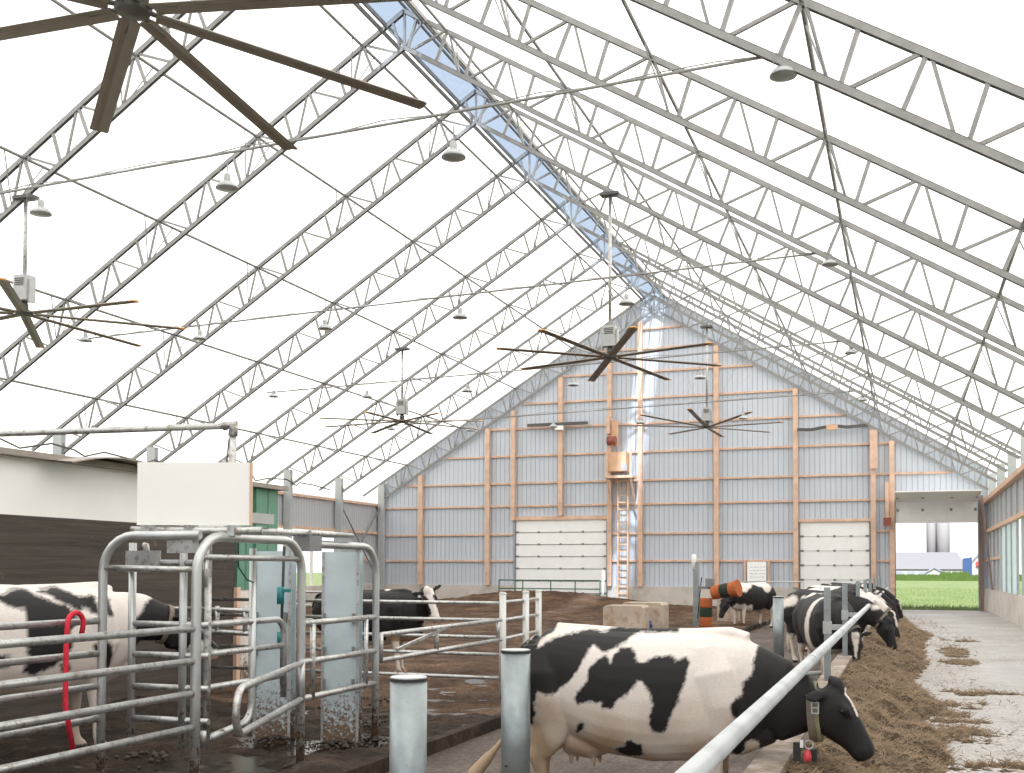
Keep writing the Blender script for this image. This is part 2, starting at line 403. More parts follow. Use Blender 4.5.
# ------------------------------------------------------------------ walls
def gable():
    b = MB(); w0, w1 = XL, XW
    d0, d1 = -.37, 2.97; dh = 4.95
    # panel with the three door openings, split in boxes with a sloped top
    def col(xa, xb, zb):
        n = max(1, int((xb-xa)/.8)+1)
        pts = [xa+(xb-xa)*i/n for i in range(n+1)]
        if xa < XR_ < xb: pts = sorted(pts+[XR_])
        poly = [(xa, zb)]+[(xb, zb)]+[(x, roof_z(x)+.02) for x in reversed(pts)]
        b.prism(poly, YE, YE+.04)
    D1 = (-18.1, -13.37, 4.15); D2 = (-4.48, -1.40, 3.9)
    col(XL, D1[0], .95); col(D1[0], D1[1], D1[2]); col(D1[1], D2[0], .95); col(D2[0], D2[1], D2[2]); col(D2[1], d0, .95); col(d0, d1, dh); col(d1, XW, .95)
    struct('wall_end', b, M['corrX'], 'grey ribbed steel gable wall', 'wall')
    b = MB()
    for xa, xb in ((XL, D1[0]), (D1[1], D2[0]), (D2[1], d0), (d1, XW)): b.box(xa, xb, YE-.12, YE+.1, 0, .95)
    struct('trim_4', b, M['concrete'], 'low concrete footing along the gable wall', 'footing')
    n = 5
    def trim(bb, lab, cat='timber'):
        nonlocal n
        struct('trim_%d' % n, bb, M['jamb'] if 'right jamb of the open' in lab else M['wood'], lab, cat); n += 1
    posts = [(-23.15,.95,'first from the left corner'), (-19.5,.95,'left of the striped overhead door'), (-18.15,4.15,'above the left jamb of the closed left door'), (-15.7,4.35,'over the middle of the closed left door'), (-13.25,.95,'beside the ladder'),
             (-11.75,.95,'in the middle under the ridge'), (-8.16,.95,'right of centre'), (-4.6,.95,'left of the white right door'), (-1.28,.95,'right of the white right door'), (-.5,.95,'left of the open doorway')]
    for x, zb, lab in posts:
        b = MB(); wd = .105 if x not in (-18.15,) else .10
        b.box(x-wd, x+wd, YE-.30, YE-.10 if zb < 1 else YE-.05, zb, ZB-SL*abs(x-XR_)-.15)
        trim(b, 'pale timber post on the gable wall, '+lab, 'post')
    zs = [2.15, 3.45, 4.85, 5.98, 7.33, 8.68, 9.9, 11.15, 12.25, 13.2]
    for k, z in enumerate(zs):
        b = MB(); ext = (ZB-.1-z)/SL
        xa, xb = max(XL, XR_-ext), min(XW, XR_+ext)
        segs = [(xa, xb)]
        def cut(segs, c0, c1):
            o = []
            for p, q in segs:
                if q <= c0 or p >= c1: o.append((p, q)); continue
                if p < c0: o.append((p, c0))
                if q > c1: o.append((c1, q))
            return o
        if z < 4.2: segs = cut(segs, D1[0]-.1, D1[1]+.1)
        if z < 4.0: segs = cut(segs, D2[0]-.05, D2[1]+.05)
        if z < 4.9: segs = cut(segs, d0-.1, d1+.05)
        for p, q in segs: b.box(p, q, YE-.10, YE, z-.045, z+.045)
        trim(b, 'horizontal timber girt across the gable wall at row %d up from the footing' % (k+1), 'girt')
    b = MB(); b.box(D1[0]-.1, D1[1]+.1, YE-.16, YE, 4.15, 4.33); trim(b, 'timber header over the closed left door', 'header')
    b = MB(); b.box(D2[0]-.1, D2[1]+.1, YE-.16, YE, 3.90, 4.02); trim(b, 'timber header over the white right door', 'header')
    # doors
    for nme, (xa, xb, zt), rows, lab in (('door_1', D1, 7, 'white sectional overhead door with dark panel seams, closed, left one'), ('door_2', D2, 6, 'plain white sectional overhead door, closed, right one')):
        root = thing(nme, ((xa+xb)/2, YE-.02, 0), lab, 'overhead door', kind='structure')
        hh = zt/rows
        for r in range(rows):
            MB().box(xa+.0, xb-.0, YE-.06, YE, r*hh, (r+1)*hh-.004).build('panel', M['white'], root)
        if True:
            for r in range(1, rows): MB().box(xa+.03, xb-.03, YE-.075, YE-.061, r*hh-(.03 if nme == 'door_1' else .008), r*hh+.005).build('panel_seam', M['hinge'], root)
        nx = 4
        for r in range(1, rows):
            for c in range(nx+1):
                if (c in (0, nx)) or True:
                    x = xa+.12+(xb-xa-.24)*c/nx; s_ = .10 if c in (0, nx) else .055
                    MB().box(x-s_, x+s_, YE-.085, YE-.055, r*hh-.045, r*hh+.045).build('hinge', M['hinge'], root)
        for x in (xa+.0, xb-.06): MB().box(x, x+.06, YE-.14, YE-.08, 0, zt).build('track', M['hinge'], root)
    # open door: rolled up panels under the header
    root = thing('door_3', (1.3, YE-.5, 0), 'raised white overhead door above the open doorway', 'overhead door', kind='structure')
    MB().box(d0, d1, YE-.12, YE-.06, 3.80, 4.72).build('panel', M['white'], root)
    MB().add([(d0, YE-.12, 4.72), (d1, YE-.12, 4.72), (d1, YE-2.6, 4.98), (d0, YE-2.6, 4.98), (d0, YE-.12, 4.77), (d1, YE-.12, 4.77), (d1, YE-2.6, 5.03), (d0, YE-2.6, 5.03)],
             [(0,1,2,3),(7,6,5,4),(0,4,5,1),(1,5,6,2),(2,6,7,3),(3,7,4,0)]).build('panel', M['white'], root)
    for x in (d0+.1, .75, 1.9, d1-.1):
        MB().box(x-.05, x+.05, YE-.15, YE-.12, 4.3, 4.42).build('hinge', M['hinge'], root)
        MB().box(x-.05, x+.05, YE-1.2, YE-1.1, 4.79, 4.83).build('hinge', M['hinge'], root)
    for x in (d0-.02, d1+.02): MB().box(x-.03, x+.03, YE-.14, YE-.07, 0, 4.9).build('track', M['hinge'], root)
    b = MB(); b.box(d0-.16, d0-.04, YE-.16, YE, 0, 4.95); trim(b, 'timber left jamb of the open doorway', 'jamb')
    b = MB(); b.box(d1+.06, d1+.20, YE-.16, YE, 0, 4.95)
    trim(b, 'brown timber right jamb of the open doorway', 'jamb')
    # left wall
    b = MB(); b.box(XL-.05, XL, YN, YE, 3.57, 5.05); b.box(XL-.05, XL, 46.0, YE, .95, 3.57)
    struct('wall_left', b, M['corrY'], 'grey ribbed steel strip wall on the left side under the eave', 'wall')
    b = MB(); b.box(XL-.1, XL+.12, YN, YE, 0, .95)
    struct('trim_%d' % n, b, M['concrete'], 'low concrete footing along the left wall', 'footing'); n += 1
    for z, lab in ((5.02, 'top plate of the left wall'), (3.57, 'girt under the steel strip of the left wall')):
        b = MB(); b.box(XL, XL+.12, YN, YE-.1, z-.06, z+.06); trim(b, 'long timber '+lab, 'timber')
    b = MB(); b.box(XL, XL+.1, 46.2, YE-.1, 2.15, 2.26); trim(b, 'short timber girt in the corner bay of the left wall', 'timber')
    for k, y in enumerate([46.1-2.28*i for i in range(8)]):
        b = MB(); b.box(XL-.05, XL+.06, y-.05, y+.05, .95, 3.5)
        struct('trim_%d' % n, b, M['whiteboard'], 'white mullion in the long left side opening, number %d from the gable corner' % (k+1), 'mullion'); n += 1
    b = MB(); b.bar((XL+.2, 46.1, 1.0), (XL+.2, YE-.3, 4.9), .05); b.bar((XL+.2, 46.1, 4.9), (XL+.2, YE-.3, 1.0), .05)
    tag(b.build('cross_brace', M['truss']), 'grey steel cross brace in the far left corner bay', 'brace')
    # right wall
    b = MB(); b.box(XW, XW+.05, YN, YE, 3.39, 4.9); b.box(XW, XW+.05, 43.6, YE, .95, 3.39)
    struct('wall_right', b, M['corrY'], 'grey ribbed steel wall on the right side of the feed alley', 'wall')
    b = MB(); b.box(XW-.05, XW+.15, YN, YE, 0, .95)
    struct('trim_%d' % n, b, M['concrete'], 'concrete footing wall along the right side', 'footing'); n += 1
    for z, h, dx, lab in ((4.68, .18, .20, 'top plate of the right wall'), (3.39, .14, .14, 'girt along the right wall')):
        b = MB(); b.box(XW-dx, XW, YN, YE-.1, z-h/2, z+h/2); trim(b, 'long timber '+lab, 'timber')
    for z in (2.2,):
        b = MB(); b.box(XW-.08, XW, 43.6, YE-.1, z-.05, z+.05); trim(b, 'short timber girt in the corner of the right wall', 'timber')
    for k, y in enumerate([49.2, 47.2, 45.4, 43.6, 41.6, 39.6, 37.6, 35.4, 33.2, 30.9, 28.6, 26.3]):
        b = MB(); b.box(XW-.07, XW+.0, y-.05, y+.05, .95, 4.55)
        struct('trim_%d' % n, b, M['colm'], 'upright stud of the right wall, number %d from the gable corner' % (k+1), 'stud'); n += 1
    b = MB(); b.box(XW-.02, XW+.02, 37.7, 43.5, .95, 3.3)
    tag(b.build('side_curtain', M['curtain']), 'pale blue translucent side curtain on the right wall', 'curtain')
    tag(MB().bar((2.9, 46.9, 4.6), (XW-.12, 46.9, .97), .07, .05).build('wooden_strut', M['jamb']), 'thin leaning timber strut in the right corner', 'strut')
gable()

# ------------------------------------------------------------------ floors and outdoors
def grid(name, x0, x1, y0, y1, nx, ny, fz, m, smooth=True):
    b = MB()
    for j in range(ny+1):
        for i in range(nx+1):
            x = x0+(x1-x0)*i/nx; y = y0+(y1-y0)*j/ny; b.v.append((x, y, fz(x, y)))
    for j in range(ny):
        for i in range(nx): b.f.append((j*(nx+1)+i, j*(nx+1)+i+1, (j+1)*(nx+1)+i+1, (j+1)*(nx+1)+i))
    return b
def N2(x, y, s, seed=0): return noise.fractal(Vector((x*s, y*s, seed)), 1.0, 2.0, 5)
b = MB(); b.box(-.95, XW, YN, YE+.3, -.4, 0)
struct('floor', b, M['feed_floor'], 'pale worn concrete feed alley floor', 'floor')
b = MB(); b.box(-4.3, -.95, YN, YE, -.5, -.10)
struct('floor', b, M['alley'], 'brown soiled concrete cow alley floor', 'floor')
def pack_z(x, y):
    z = .02+.05*N2(x, y, .8)+.05*N2(x, y, 2.6, 5)+.03*N2(x, y, 7, 6)*min(1, 14/max(1, y))
    # low heap of bedding before the gable wall
    z += .75*math.exp(-((x+15.5)/5.0)**2-((y-46.5)/2.8)**2)
    edge = min(1, max(0, (-4.3-x)/.25)); 
    return z*edge
def split_ground():
    near = MB(); far = MB()
    for nme, y0, y1, ny, m, lab in (('floor', YN, 11.6, 230, M['mud'], 'dark wet muddy floor of the pen'), ('floor', 11.6, YE, 420, M['dirt'], 'brown bedded soil floor of the loose pen')):
        g = grid('f', -13.6 if y0 == YN else XL, -4.3, y0, y1, 130 if y0 == YN else 260, ny, lambda x, y: pack_z(x, y) if y > 11.6 else pack_z(x, y), m)
        if y0 == YN:
            g.v = [(x, y, z if x > -4.31 else z+.0) for x, y, z in g.v]
        struct(nme, g, m, lab, 'floor', smooth=True)
split_ground()
b = MB(); b.add([(-9.2, 5.5, .004), (-4.45, 5.5, .004), (-4.45, 16.5, .004), (-9.2, 16.5, .004)], [(0,1,2,3)])
tag(b.build('puddles', M['water']), 'shallow dirty puddles lying in the hollows of the muddy pen', 'puddle', kind='stuff')
b = MB(); b.box(-4.42, -4.3, YN, YE, -.3, .03)
struct('trim_90', b, M['mud'], 'low dirty kerb between cow alley and muddy pen', 'kerb')
b = MB(); b.box(-.93, -.72, YN, 47.5, -.3, .46)
struct('trim_91', b, M['kerb'], 'low concrete feed kerb between cows and hay', 'kerb')
# field outside
b = MB(); b.add([(-400, -150, -.25), (XL-.15, -150, -.25), (XL-.15, YE+.3, -.25), (-400, YE+.3, -.25)], [(0,1,2,3)])
b.add([(XW+.2, -150, -.25), (400, -150, -.25), (400, YE+.3, -.25), (XW+.2, YE+.3, -.25)], [(0,1,2,3)])
b.add([(-400, YE+.3, -.06), (400, YE+.3, -.06), (400, 620, -.2), (-400, 620, -.2)], [(0,1,2,3)])
tag(b.build('meadow', M['grass']), 'bright green meadow beyond the open doorway', 'grass', kind='stuff')
rw = random.Random(3)
b = MB()
for i in range(2200):
    x = rw.uniform(-3, 25); y = rw.uniform(225, 245); h = rw.uniform(.5, 1.3)*(1.5 if 7 < x < 12 else 1); r = rw.uniform(.2, .5)
    b.add([(x-r, y, -.2), (x+r, y, -.2), (x, y+r, -.2), (x+rw.uniform(-.3,.3), y, h)], [(0,1,3),(1,2,3),(2,0,3)])
tag(b.build('tall_weeds', M['weeds']), 'darker green weeds along the far side of the meadow', 'weeds', kind='stuff')
b = MB()
for i in range(9000):
    y = YE+.5+rw.random()**2*70; x = rw.uniform(-2.5, 6.5+y*.06); h = rw.uniform(.04, .16)
    b.add([(x-.02, y, -.08), (x+.02, y, -.08), (x+rw.uniform(-.06,.06), y+.02, h)], [(0,1,2)])
tag(b.build('grass_blades', M['grass']), 'grass blades growing just outside the doorway', 'grass', kind='stuff')
# farm beyond the field
def px2(x, y, Y):
    a = radians(19.842); t = math.tan(math.atan((x-512)/1088.05)-a)
    X = Y*t; d = -X*sin(a)+Y*cos(a); return X, 1.68+(571.5-y)*d/1088.05
def farm():
    Y = 380
    x0, zr = px2(893, 552, Y); x1, ze = px2(966, 569, Y); xr, _ = px2(958, 552, Y)
    root = thing('barn', ((x0+x1)/2, Y, 0), 'long white farm barn with grey roof behind the silos\' foot', 'barn')
    MB().box(x0-8, x1, Y, Y+14, 0, ze).build('wall', M['farm_w'], root)
    MB().add([(x0-8, Y-.5, ze), (x1+.5, Y-.5, ze), (xr, Y+7, zr), (x0-8, Y+7, zr), (x0-8, Y+14, ze), (x1+.5, Y+14, ze)], [(0,1,2,3),(3,2,5,4),(1,5,2),(0,3,4)]).build('roof', M['farm_r'], root)
    for k in range(6):
        xa, z = px2(896+k*11.5, 573, Y-.2)
        MB().box(xa, xa+2.2, Y-.2, Y-.05, ze-2.2, ze-.8).build('window', M['farm_d'], root)
    # small gabled shed in front
    Y2 = 372; xa, _ = px2(925, 571, Y2); xb, _ = px2(944, 571, Y2); _, zt = px2(934, 568, Y2); _, zl = px2(934, 573, Y2)
    root = thing('shed', ((xa+xb)/2, Y2, 0), 'small white shed with low dark edged gable before the long barn', 'shed')
    MB().prism([(xa, 0), (xb, 0), (xb, zl), ((xa+xb)/2, zt), (xa, zl)], Y2, Y2+6).build('wall', M['farm_w'], root)
    m_ = MB(); xm = (xa+xb)/2
    m_.bar((xa-.3, Y2-.2, zl), (xm, Y2-.2, zt+.2), .4, .4); m_.bar((xb+.3, Y2-.2, zl), (xm, Y2-.2, zt+.2), .4, .4); m_.build('roof_edge', M['farm_d'], root)
    # silos
    for xc, w_, lab in ((931.5, 10, 'narrower grey silo, left of the pair'), (943, 14, 'wider pale silo, right of the pair')):
        X, _ = px2(xc, 500, 400); r = w_*.46*370/1088
        bb = MB(); bb.lathe([(r, 0), (r, 22), (r*.8, 23.2), (r*.4, 24), (.05, 24.3)], (X, 400, 0), 28)
        tag(bb.build('silo', M['silo'], smooth=True), lab+' beyond the meadow', 'silo', 'farm silos')
    Y = 350; xa, zt = px2(963, 557, Y); xb, zb = px2(972, 579, Y)
    tag(MB().prism([(xa, -.2), (xb, -.2), (xb, zt), (xa, zt-.4)], Y, Y+3).build('blue_shed', M['farm_b']), 'tall dark blue shed end beside the white house', 'shed')
    Y = 360; xa, zt = px2(972, 562, Y); xb, zb = px2(992, 579, Y); xm, zp = px2(984, 549, Y)
    root = thing('farmhouse', ((xa+xb)/2, Y, 0), 'white gabled house with dark eaves right of the blue shed', 'house')
    MB().prism([(xa, -.2), (xb, -.2), (xb, zt), (xm, zp), (xa, zt)], Y, Y+8).build('wall', M['farm_w'], root)
    m_ = MB(); m_.bar((xa-.6, Y-.3, zt-.3), (xm, Y-.3, zp+.2), .35, .35); m_.build('roof_edge', M['farm_d'], root)
    x_, z_ = px2(978, 562, Y-1); MB().box(x_-.5, x_+.6, Y-.6, Y-.2, z_-1.2, z_+.2).build('red_sign', M['redtag'], root)
farm()
# ------------------------------------------------------------------ fans
def make_fan(loc, off, R_, dz, tilt, top, lab, near=False):
    x, y, z = loc
    root = thing('ceiling_fan', loc, lab, 'fan', 'large ceiling fans')
    L = dict(local=True)
    hgt = top-z
    MB().tube([(0,0,.75), (0,0,hgt)], .045, 12).build('downrod', M['galv'], root, smooth=True, **L)
    mt = MB().box(-.17,.17,-.15,.15,.30,.85).build('motor_housing', M['fan_box'], root, **L)
    m = MB()
    for k in range(4): m.box(-.12,.12,-.165,-.151,.62+k*.045,.64+k*.045)
    m.build('vent_slots', M['fan_dark'], mt, **L)
    MB().lathe([(.01,0),(.07,0),(.07,.006),(.01,.006)], (0,0,0), 14).build('fan_guard', M['fan_dark'], mt, **L)
    for s in (-1, 1): MB().box(s*.20-.02, s*.20+.02, -.08, .08, .25, .75).build('side_plate', M['fan_box'], root, **L)
    MB().lathe([(.05,.30),(.09,.22),(.09,.10),(.05,.08)], (0,0,0), 16).build('gearbox', M['fan_dark'], root, smooth=True, **L)
    hub = MB().lathe([(.02,.10),(.16,.09),(.18,.05),(.16,.0),(.02,-.03)], (0,0,0), 24).build('hub', M['fan_dark'], root, **L)
    MB().box(-.25,.25,-.14,.14,hgt-.02,hgt+.05).build('mounting_plate', M['fan_dark'], root, **L)
    for k in range(8):
        a = radians(off+k*45); ca, sa = cos(a), sin(a)
        def W(r, t, h):
            xx = ca*r-sa*t; yy = sa*r+ca*t
            return (xx, yy, h+dz*(r/R_)+tilt[0]*xx+tilt[1]*yy)
        prof = [(-.105,-.012),(-.065,.018),(0,.032),(.065,.022),(.105,-.008),(.05,-.004),(0,.008),(-.05,-.004)]
        n = len(prof); m = MB(); vs = []
        for r in (.22, R_*.5, R_-.12): vs += [W(r, t, h+.03) for t, h in prof]
        fs = [(i*n+j, i*n+(j+1)%n, (i+1)*n+(j+1)%n, (i+1)*n+j) for i in range(2) for j in range(n)]+[tuple(range(n)), tuple(range(3*n-1, 2*n-1, -1))]
        m.add(vs, fs); bl = m.build('blade', M['fan'], root, **L)
        vs = []
        for r, sc in ((R_-.12, 1.04), (R_-.02, 1.0), (R_+.0, .5)): vs += [W(r, t*sc, h*sc+.03) for t, h in prof]
        m = MB(); m.add(vs, fs); m.build('blade_tip', M['fan'] if near else M['fan_tip'], bl, **L)
        m = MB(); p, q = W(.1,0,.05), W(.5,0,.045); m.bar(p, q, .07, .02); m.build('blade_bracket', M['fan_dark'], bl, **L)
    for k in range(4):
        a = radians(45+90*k); p = (.16*cos(a), .16*sin(a), .5); q = (2.6*cos(a), 2.6*sin(a), hgt-.35-(.615*2.6*cos(a) if x > XR_ else -.615*2.6*cos(a)))
        MB().tube([p, q], .006, 5).build('guy_wire', M['galv'], root, **L)
    return root
fa = make_fan((-6.893, 8.4, 6.99), 1.5, 3.0, -.15, (-.06,-.03), 10.9, 'huge dark bladed ceiling fan cut off by the top left of the photo', True)
MB().bar((0, -.1, 3.93), (0, .98, 4.35), .08, .08).build('bracket_arm', M['fan_dark'], fa, local=True)
make_fan((-17.965, 18.5, 7.20), 37.5, 3.35, -.1, (0,0), 9.75, 'ceiling fan at the left edge with orange blade tips')
make_fan((-7.255, 27.66, 7.27), 25.5, 3.0, 0, (-.03,-.06), 11.6, 'ceiling fan hanging before the upper middle of the gable wall')
make_fan((-17.673, 36.8, 7.22), 3, 3.2, -.1, (0,0), 9.95, 'farther left ceiling fan hanging left of the gable wall')
make_fan((-7.817, 45.9, 7.72), 42, 3.2, .15, (-.03,-.06), 12.0, 'farthest ceiling fan, close before the right half of the gable wall')

# ------------------------------------------------------------------ lamps
def make_lamp():
    root = thing('high_bay_lamp', (0,0,0), 'x', 'lamp')
    L = dict(local=True)
    rf = MB().lathe([(.06,.11),(.10,.10),(.155,.05),(.175,.0),(.165,.0),(.10,.08),(.05,.09)], (0,0,0), 22).build('reflector', M['lamp_w'], root, smooth=True, **L)
    MB().lathe([(.155,.012),(.155,.003),(.12,-.012),(.02,-.016)], (0,0,0), 22).build('lens', M['lamp_g'], root, smooth=True, **L)
    MB().lathe([(.05,.11),(.055,.14),(.055,.20),(.04,.23)], (0,0,0), 14).build('ballast', M['fan_box'], root, **L)
    m = MB()
    for s in (-1, 1): m.tube([(s*.15,0,.06),(s*.15,0,.22),(s*.05,0,.27)], .006, 5)
    m.build('wire_bracket', M['truss'], root, **L)
    MB().tube([(0,0,.26),(0,0,.46)], .010, 6).build('hook', M['truss'], root, **L)
    return root
lamp = make_lamp(); first = True
RX = [-20.4, -16.8, -13.2, -9.65, -5.7, -1.4]
names_x = ['leftmost', 'second from the left', 'third from the left', 'third from the right', 'second from the right', 'rightmost']
spots = []
for k, y in enumerate(TIEY):
    row = ['nearest row', 'second row', 'third row', 'farthest row'][k]
    for j, x in enumerate(RX):
        if k == 0 and j < 2: continue
        zz = {0: 7.50, 1: 7.52, 2: 7.42, 3: 7.42}[k] + (.47 if j == 5 else 0) + (.2 if j == 0 else 0)
        nn = names_x[j] if k else {2: 'leftmost', 3: 'second from the left', 4: 'third from the left', 5: 'rightmost'}[j]
        spots.append((x if k else {-13.2: -13.29, -9.65: -9.70, -5.7: -5.95, -1.4: -1.41}[x], y, zz, '%s of the %s of hanging lamps' % (nn, row)))
for i, (x, y, z, lab) in enumerate(spots):
    o = lamp if i == 0 else copy_tree(lamp)
    o.location = (x, y+.06, z); o.rotation_euler = (0, 0, i*1.3)
    tag(o, 'round grey high bay lamp, '+lab, 'lamp', 'high bay lamps')

# ------------------------------------------------------------------ gable furniture
Yw = YE-.30
root = thing('ladder', (-12.53, Yw-.2, 0), 'tall narrow timber ladder against the gable wall under the plywood box', 'ladder')
for x in (-12.76, -12.28): MB().box(x-.035, x+.035, Yw-.25, Yw-.15, .3, 6.0).build('stile', M['oldwood'], root)
for k in range(17): MB().box(-12.76, -12.28, Yw-.23, Yw-.18, .6+k*.33, .65+k*.33).build('rung', M['oldwood'], root)
root = thing('platform_box', (-12.63, Yw-.5, 5.9), 'plywood box on a small timber platform high on the gable wall', 'platform')
MB().box(-13.18, -12.23, Yw-.75, Yw, 6.35, 7.25).build('box', M['oldwood'], root)
MB().box(-13.23, -11.88, Yw-.95, Yw, 6.02, 6.14).build('deck', M['wood'], root)
for x in (-13.13, -11.98):
    MB().bar((x, Yw-.9, 6.05), (x+.05, Yw-.05, 4.6), .07).build('brace', M['wood'], root)
    MB().box(x-.05, x+.05, Yw-.9, Yw-.8, 6.1, 7.35).build('corner_post', M['wood'], root)
MB().box(-12.43, -12.13, Yw-.9, Yw-.76, 6.35, 6.7).build('control_unit', M['fan_box'], root)
root = thing('winch', (-13.1, Yw-.2, 7.5), 'round dark red winch motor above the plywood box', 'winch')
MB().box(-13.1, -12.78, Yw-.12, Yw-.02, 7.6, 8.85).build('backboard', M['oldwood'], root)
MB().tube([(-13.25, Yw-.3, 7.85), (-12.85, Yw-.3, 7.85)], .22, 16).build('drum', M['motor_red'], root, smooth=True)
MB().box(-13.3, -13.15, Yw-.35, Yw, 8.2, 9.0).build('bracket', M['wood'], root)
root = thing('wall_beam', (-15.8, Yw-.1, 8.4), 'long dark bar mounted across the gable girt left of the winch', 'bar')
MB().box(-17.35, -14.3, Yw-.12, Yw, 8.72, 8.86).build('bar', M['fan_dark'], root)
MB().box(-15.9, -15.5, Yw-.2, Yw, 8.5, 8.7).build('bracket', M['white'], root)
root = thing('wall_beam', (-3.0, Yw-.1, 8.0), 'long dark warped bar on the gable girt under the right roof slope', 'bar')
m = MB()
xs = [-4.5, -3.9, -3.4, -2.9, -2.4, -1.5]; zs_ = [8.05, 8.02, 8.10, 8.16, 8.08, 8.12]
for i in range(5): m.bar((xs[i], Yw-.08, zs_[i]), (xs[i+1], Yw-.08, zs_[i+1]), .12, .13)
m.build('bar', M['fan_dark'], root)
MB().box(-3.25, -2.75, Yw-.2, Yw-.02, 7.98, 8.2).build('bracket', M['oldwood'], root)
root = thing('door_opener', (-.68, Yw-.1, 3.6), 'dark red door motor on a timber plank left of the open doorway', 'motor')
MB().box(-.78, -.62, Yw-.12, Yw, 3.9, 5.6).build('plank', M['wood'], root)
MB().box(-.86, -.54, Yw-.38, Yw-.13, 3.66, 4.02).build('motor_box', M['motor_red'], root)
root = thing('beam_pocket', (-1.28, Yw-.1, 7.0), 'rough timber splice on the post under the right roof slope', 'timber')
MB().box(-1.40, -1.10, Yw-.14, Yw-.01, 6.2, 7.9).build('splice', M['wood'], root)
# notice board
M['notice'] = mat('white_notice', (.95,.95,.95), .5, 0, .01)
root = thing('notice_board', (-6.33, YE-.35, 1.2), 'white notice board with faint lines of writing on the gable wall', 'board')
MB().box(-6.75, -5.90, YE-.36, YE-.32, 1.15, 2.10).build('board', M['notice'], root)
m = MB()
for k in range(4):
    rr = random.Random(k)
    x = -6.62
    while x < -6.05:
        ww = rr.uniform(.05, .14); m.box(x, x+ww, YE-.366, YE-.361, 1.85-k*.15, 1.875-k*.15); x += ww+.04
m.build('writing', M['lamp_w'], root)
for x in (-6.86, -5.8): MB().box(x-.05, x+.05, YE-.35, YE-.12, .95, 2.2).build('post', M['wood'], root)
# green gate before the closed left door
root = thing('farm_gate', (-15.8, 48.9, 0), 'dark green tubular gate standing before the closed left overhead door', 'gate')
xa, xb = -18.3, -13.3; yg = 48.9
for k, z in enumerate((.30, .55, .82, 1.22)): MB().tube([(xa, yg, z), (xb, yg, z)], .028, 8).build('rail', M['gategreen'], root, smooth=True)
for x in (xa, xa+1.2, -15.7, -14.5, xb): MB().tube([(x, yg, .05), (x, yg, 1.24)], .032, 8).build('upright', M['gategreen'], root, smooth=True)
MB().tube([(xb+.15, yg, 0), (xb+.15, yg, 1.7)], .06, 10).build('gate_post', M['whitetag'], root, smooth=True)

# ------------------------------------------------------------------ low building on the left
bx = -9.3
root = thing('low_building', (-11.5, 8, 0), 'low flat roofed building with white band above dark planks behind the left cow', 'building')
MB().box(-13.5, bx, -3, 13.72, 0, 2.28).build('plank_wall', M['planks'], root)
MB().box(-13.5, bx-.03, -3, 13.72, 2.28, 2.93).build('white_band', M['whiteboard'], root)
MB().box(-13.5, bx, 13.79, 14.88, 1.38, 2.93).build('green_wall', M['greenrib'], root)
MB().box(bx, bx+.05, 14.2, 14.26, 1.4, 2.92).build('green_post', M['green'], root)
MB().box(-13.5, bx-.01, 13.79, 14.88, 0, 1.38).build('splashed_base_wall', M['splash'] if 'splash' in M else M['concrete'], root)
MB().box(bx-.1, bx+.06, 13.70, 13.79, 0, 1.42).build('timber_edge', M['wood'], root)
MB().add([(-13.6,-3.1,2.93),(bx+.12,-3.1,2.93),(bx+.12,15,2.93),(-13.6,15,2.93),(-13.6,-3.1,3.06),(bx+.12,-3.1,3.0),(bx+.12,15,3.0),(-13.6,15,3.06)],
     [(0,3,2,1),(4,5,6,7),(0,1,5,4),(1,2,6,5),(2,3,7,6),(3,0,4,7)]).build('roof', M['sheet'], root)
m = MB()
n = 10
for i in range(n+1):
    t = i/n; yy = 9.9+t*2.0; zz = 3.0+.10*sin(pi*min(1, t*1.15))*(1-t*.2)
    m.v += [(bx+.42-t*.1, yy, zz-.10*(1-t)), (bx-1.4, yy, 3.08)]
for i in range(n): m.f.append((2*i, 2*i+1, 2*i+3, 2*i+2))
k0 = len(m.v); m.v += [(x, y, z-.015) for x, y, z in m.v[:k0]]
m.f += [tuple(k0+j for j in reversed(f)) for f in m.f[:n]]
m.f += [(2*i, 2*i+2, k0+2*i+2, k0+2*i) for i in range(n)]
m.build('loose_roof_sheet', M['sheet'], root)
m = MB(); pts = [(bx-.4+.1*sin(i*1.7), 9+i*.35, 3.10+.10*sin(i*1.1)**2) for i in range(24)]
tag(m.tube(pts, .012, 5).build('cable', M['darkcable'], smooth=True), 'thin dark cable lying loosely along the low building roof', 'cable')

# ------------------------------------------------------------------ pipe work of the pen
def gate(name, p0, p1, zs, lab, cat='gate', r=.026, ups=(), top=None, mtl='galv', group=None):
    p0 = Vector(p0); p1 = Vector(p1)
    root = thing(name, ((p0.x+p1.x)/2, (p0.y+p1.y)/2, 0), lab, cat, group)
    for z in zs: MB().tube([(p0.x, p0.y, z), (p1.x, p1.y, z)], r, 10).build('rail', M[mtl], root, smooth=True)
    for t in ups:
        p = p0.lerp(p1, t); MB().tube([(p.x, p.y, min(zs)-.02), (p.x, p.y, top or max(zs)+.02)], r*.95, 10).build('upright', M[mtl], root, smooth=True)
    return root
def post(x, y, h, r, lab, cat='post', mtl='dirty', name='steel_post', group=None, cap=True, z0=0):
    root = thing(name, (x, y, z0), lab, cat, group)
    MB().tube([(x, y, z0), (x, y, h)], r, 14).build('shaft', M[mtl], root, smooth=True)
    if cap: MB().lathe([(r*1.08, 0), (r*1.08, .015), (r*.9, .03)], (x, y, h), 14).build('cap', M[mtl], root)
    return root
RZ = (1.26, 1.03, .80, .56)
gate('pipe_gate', (-4.75, 2.4, 0), (-4.75, 6.50, 0), RZ, 'front four rail galvanised gate running out of the left edge of the photo', ups=(.0, .33), group='galvanised pipe gates')
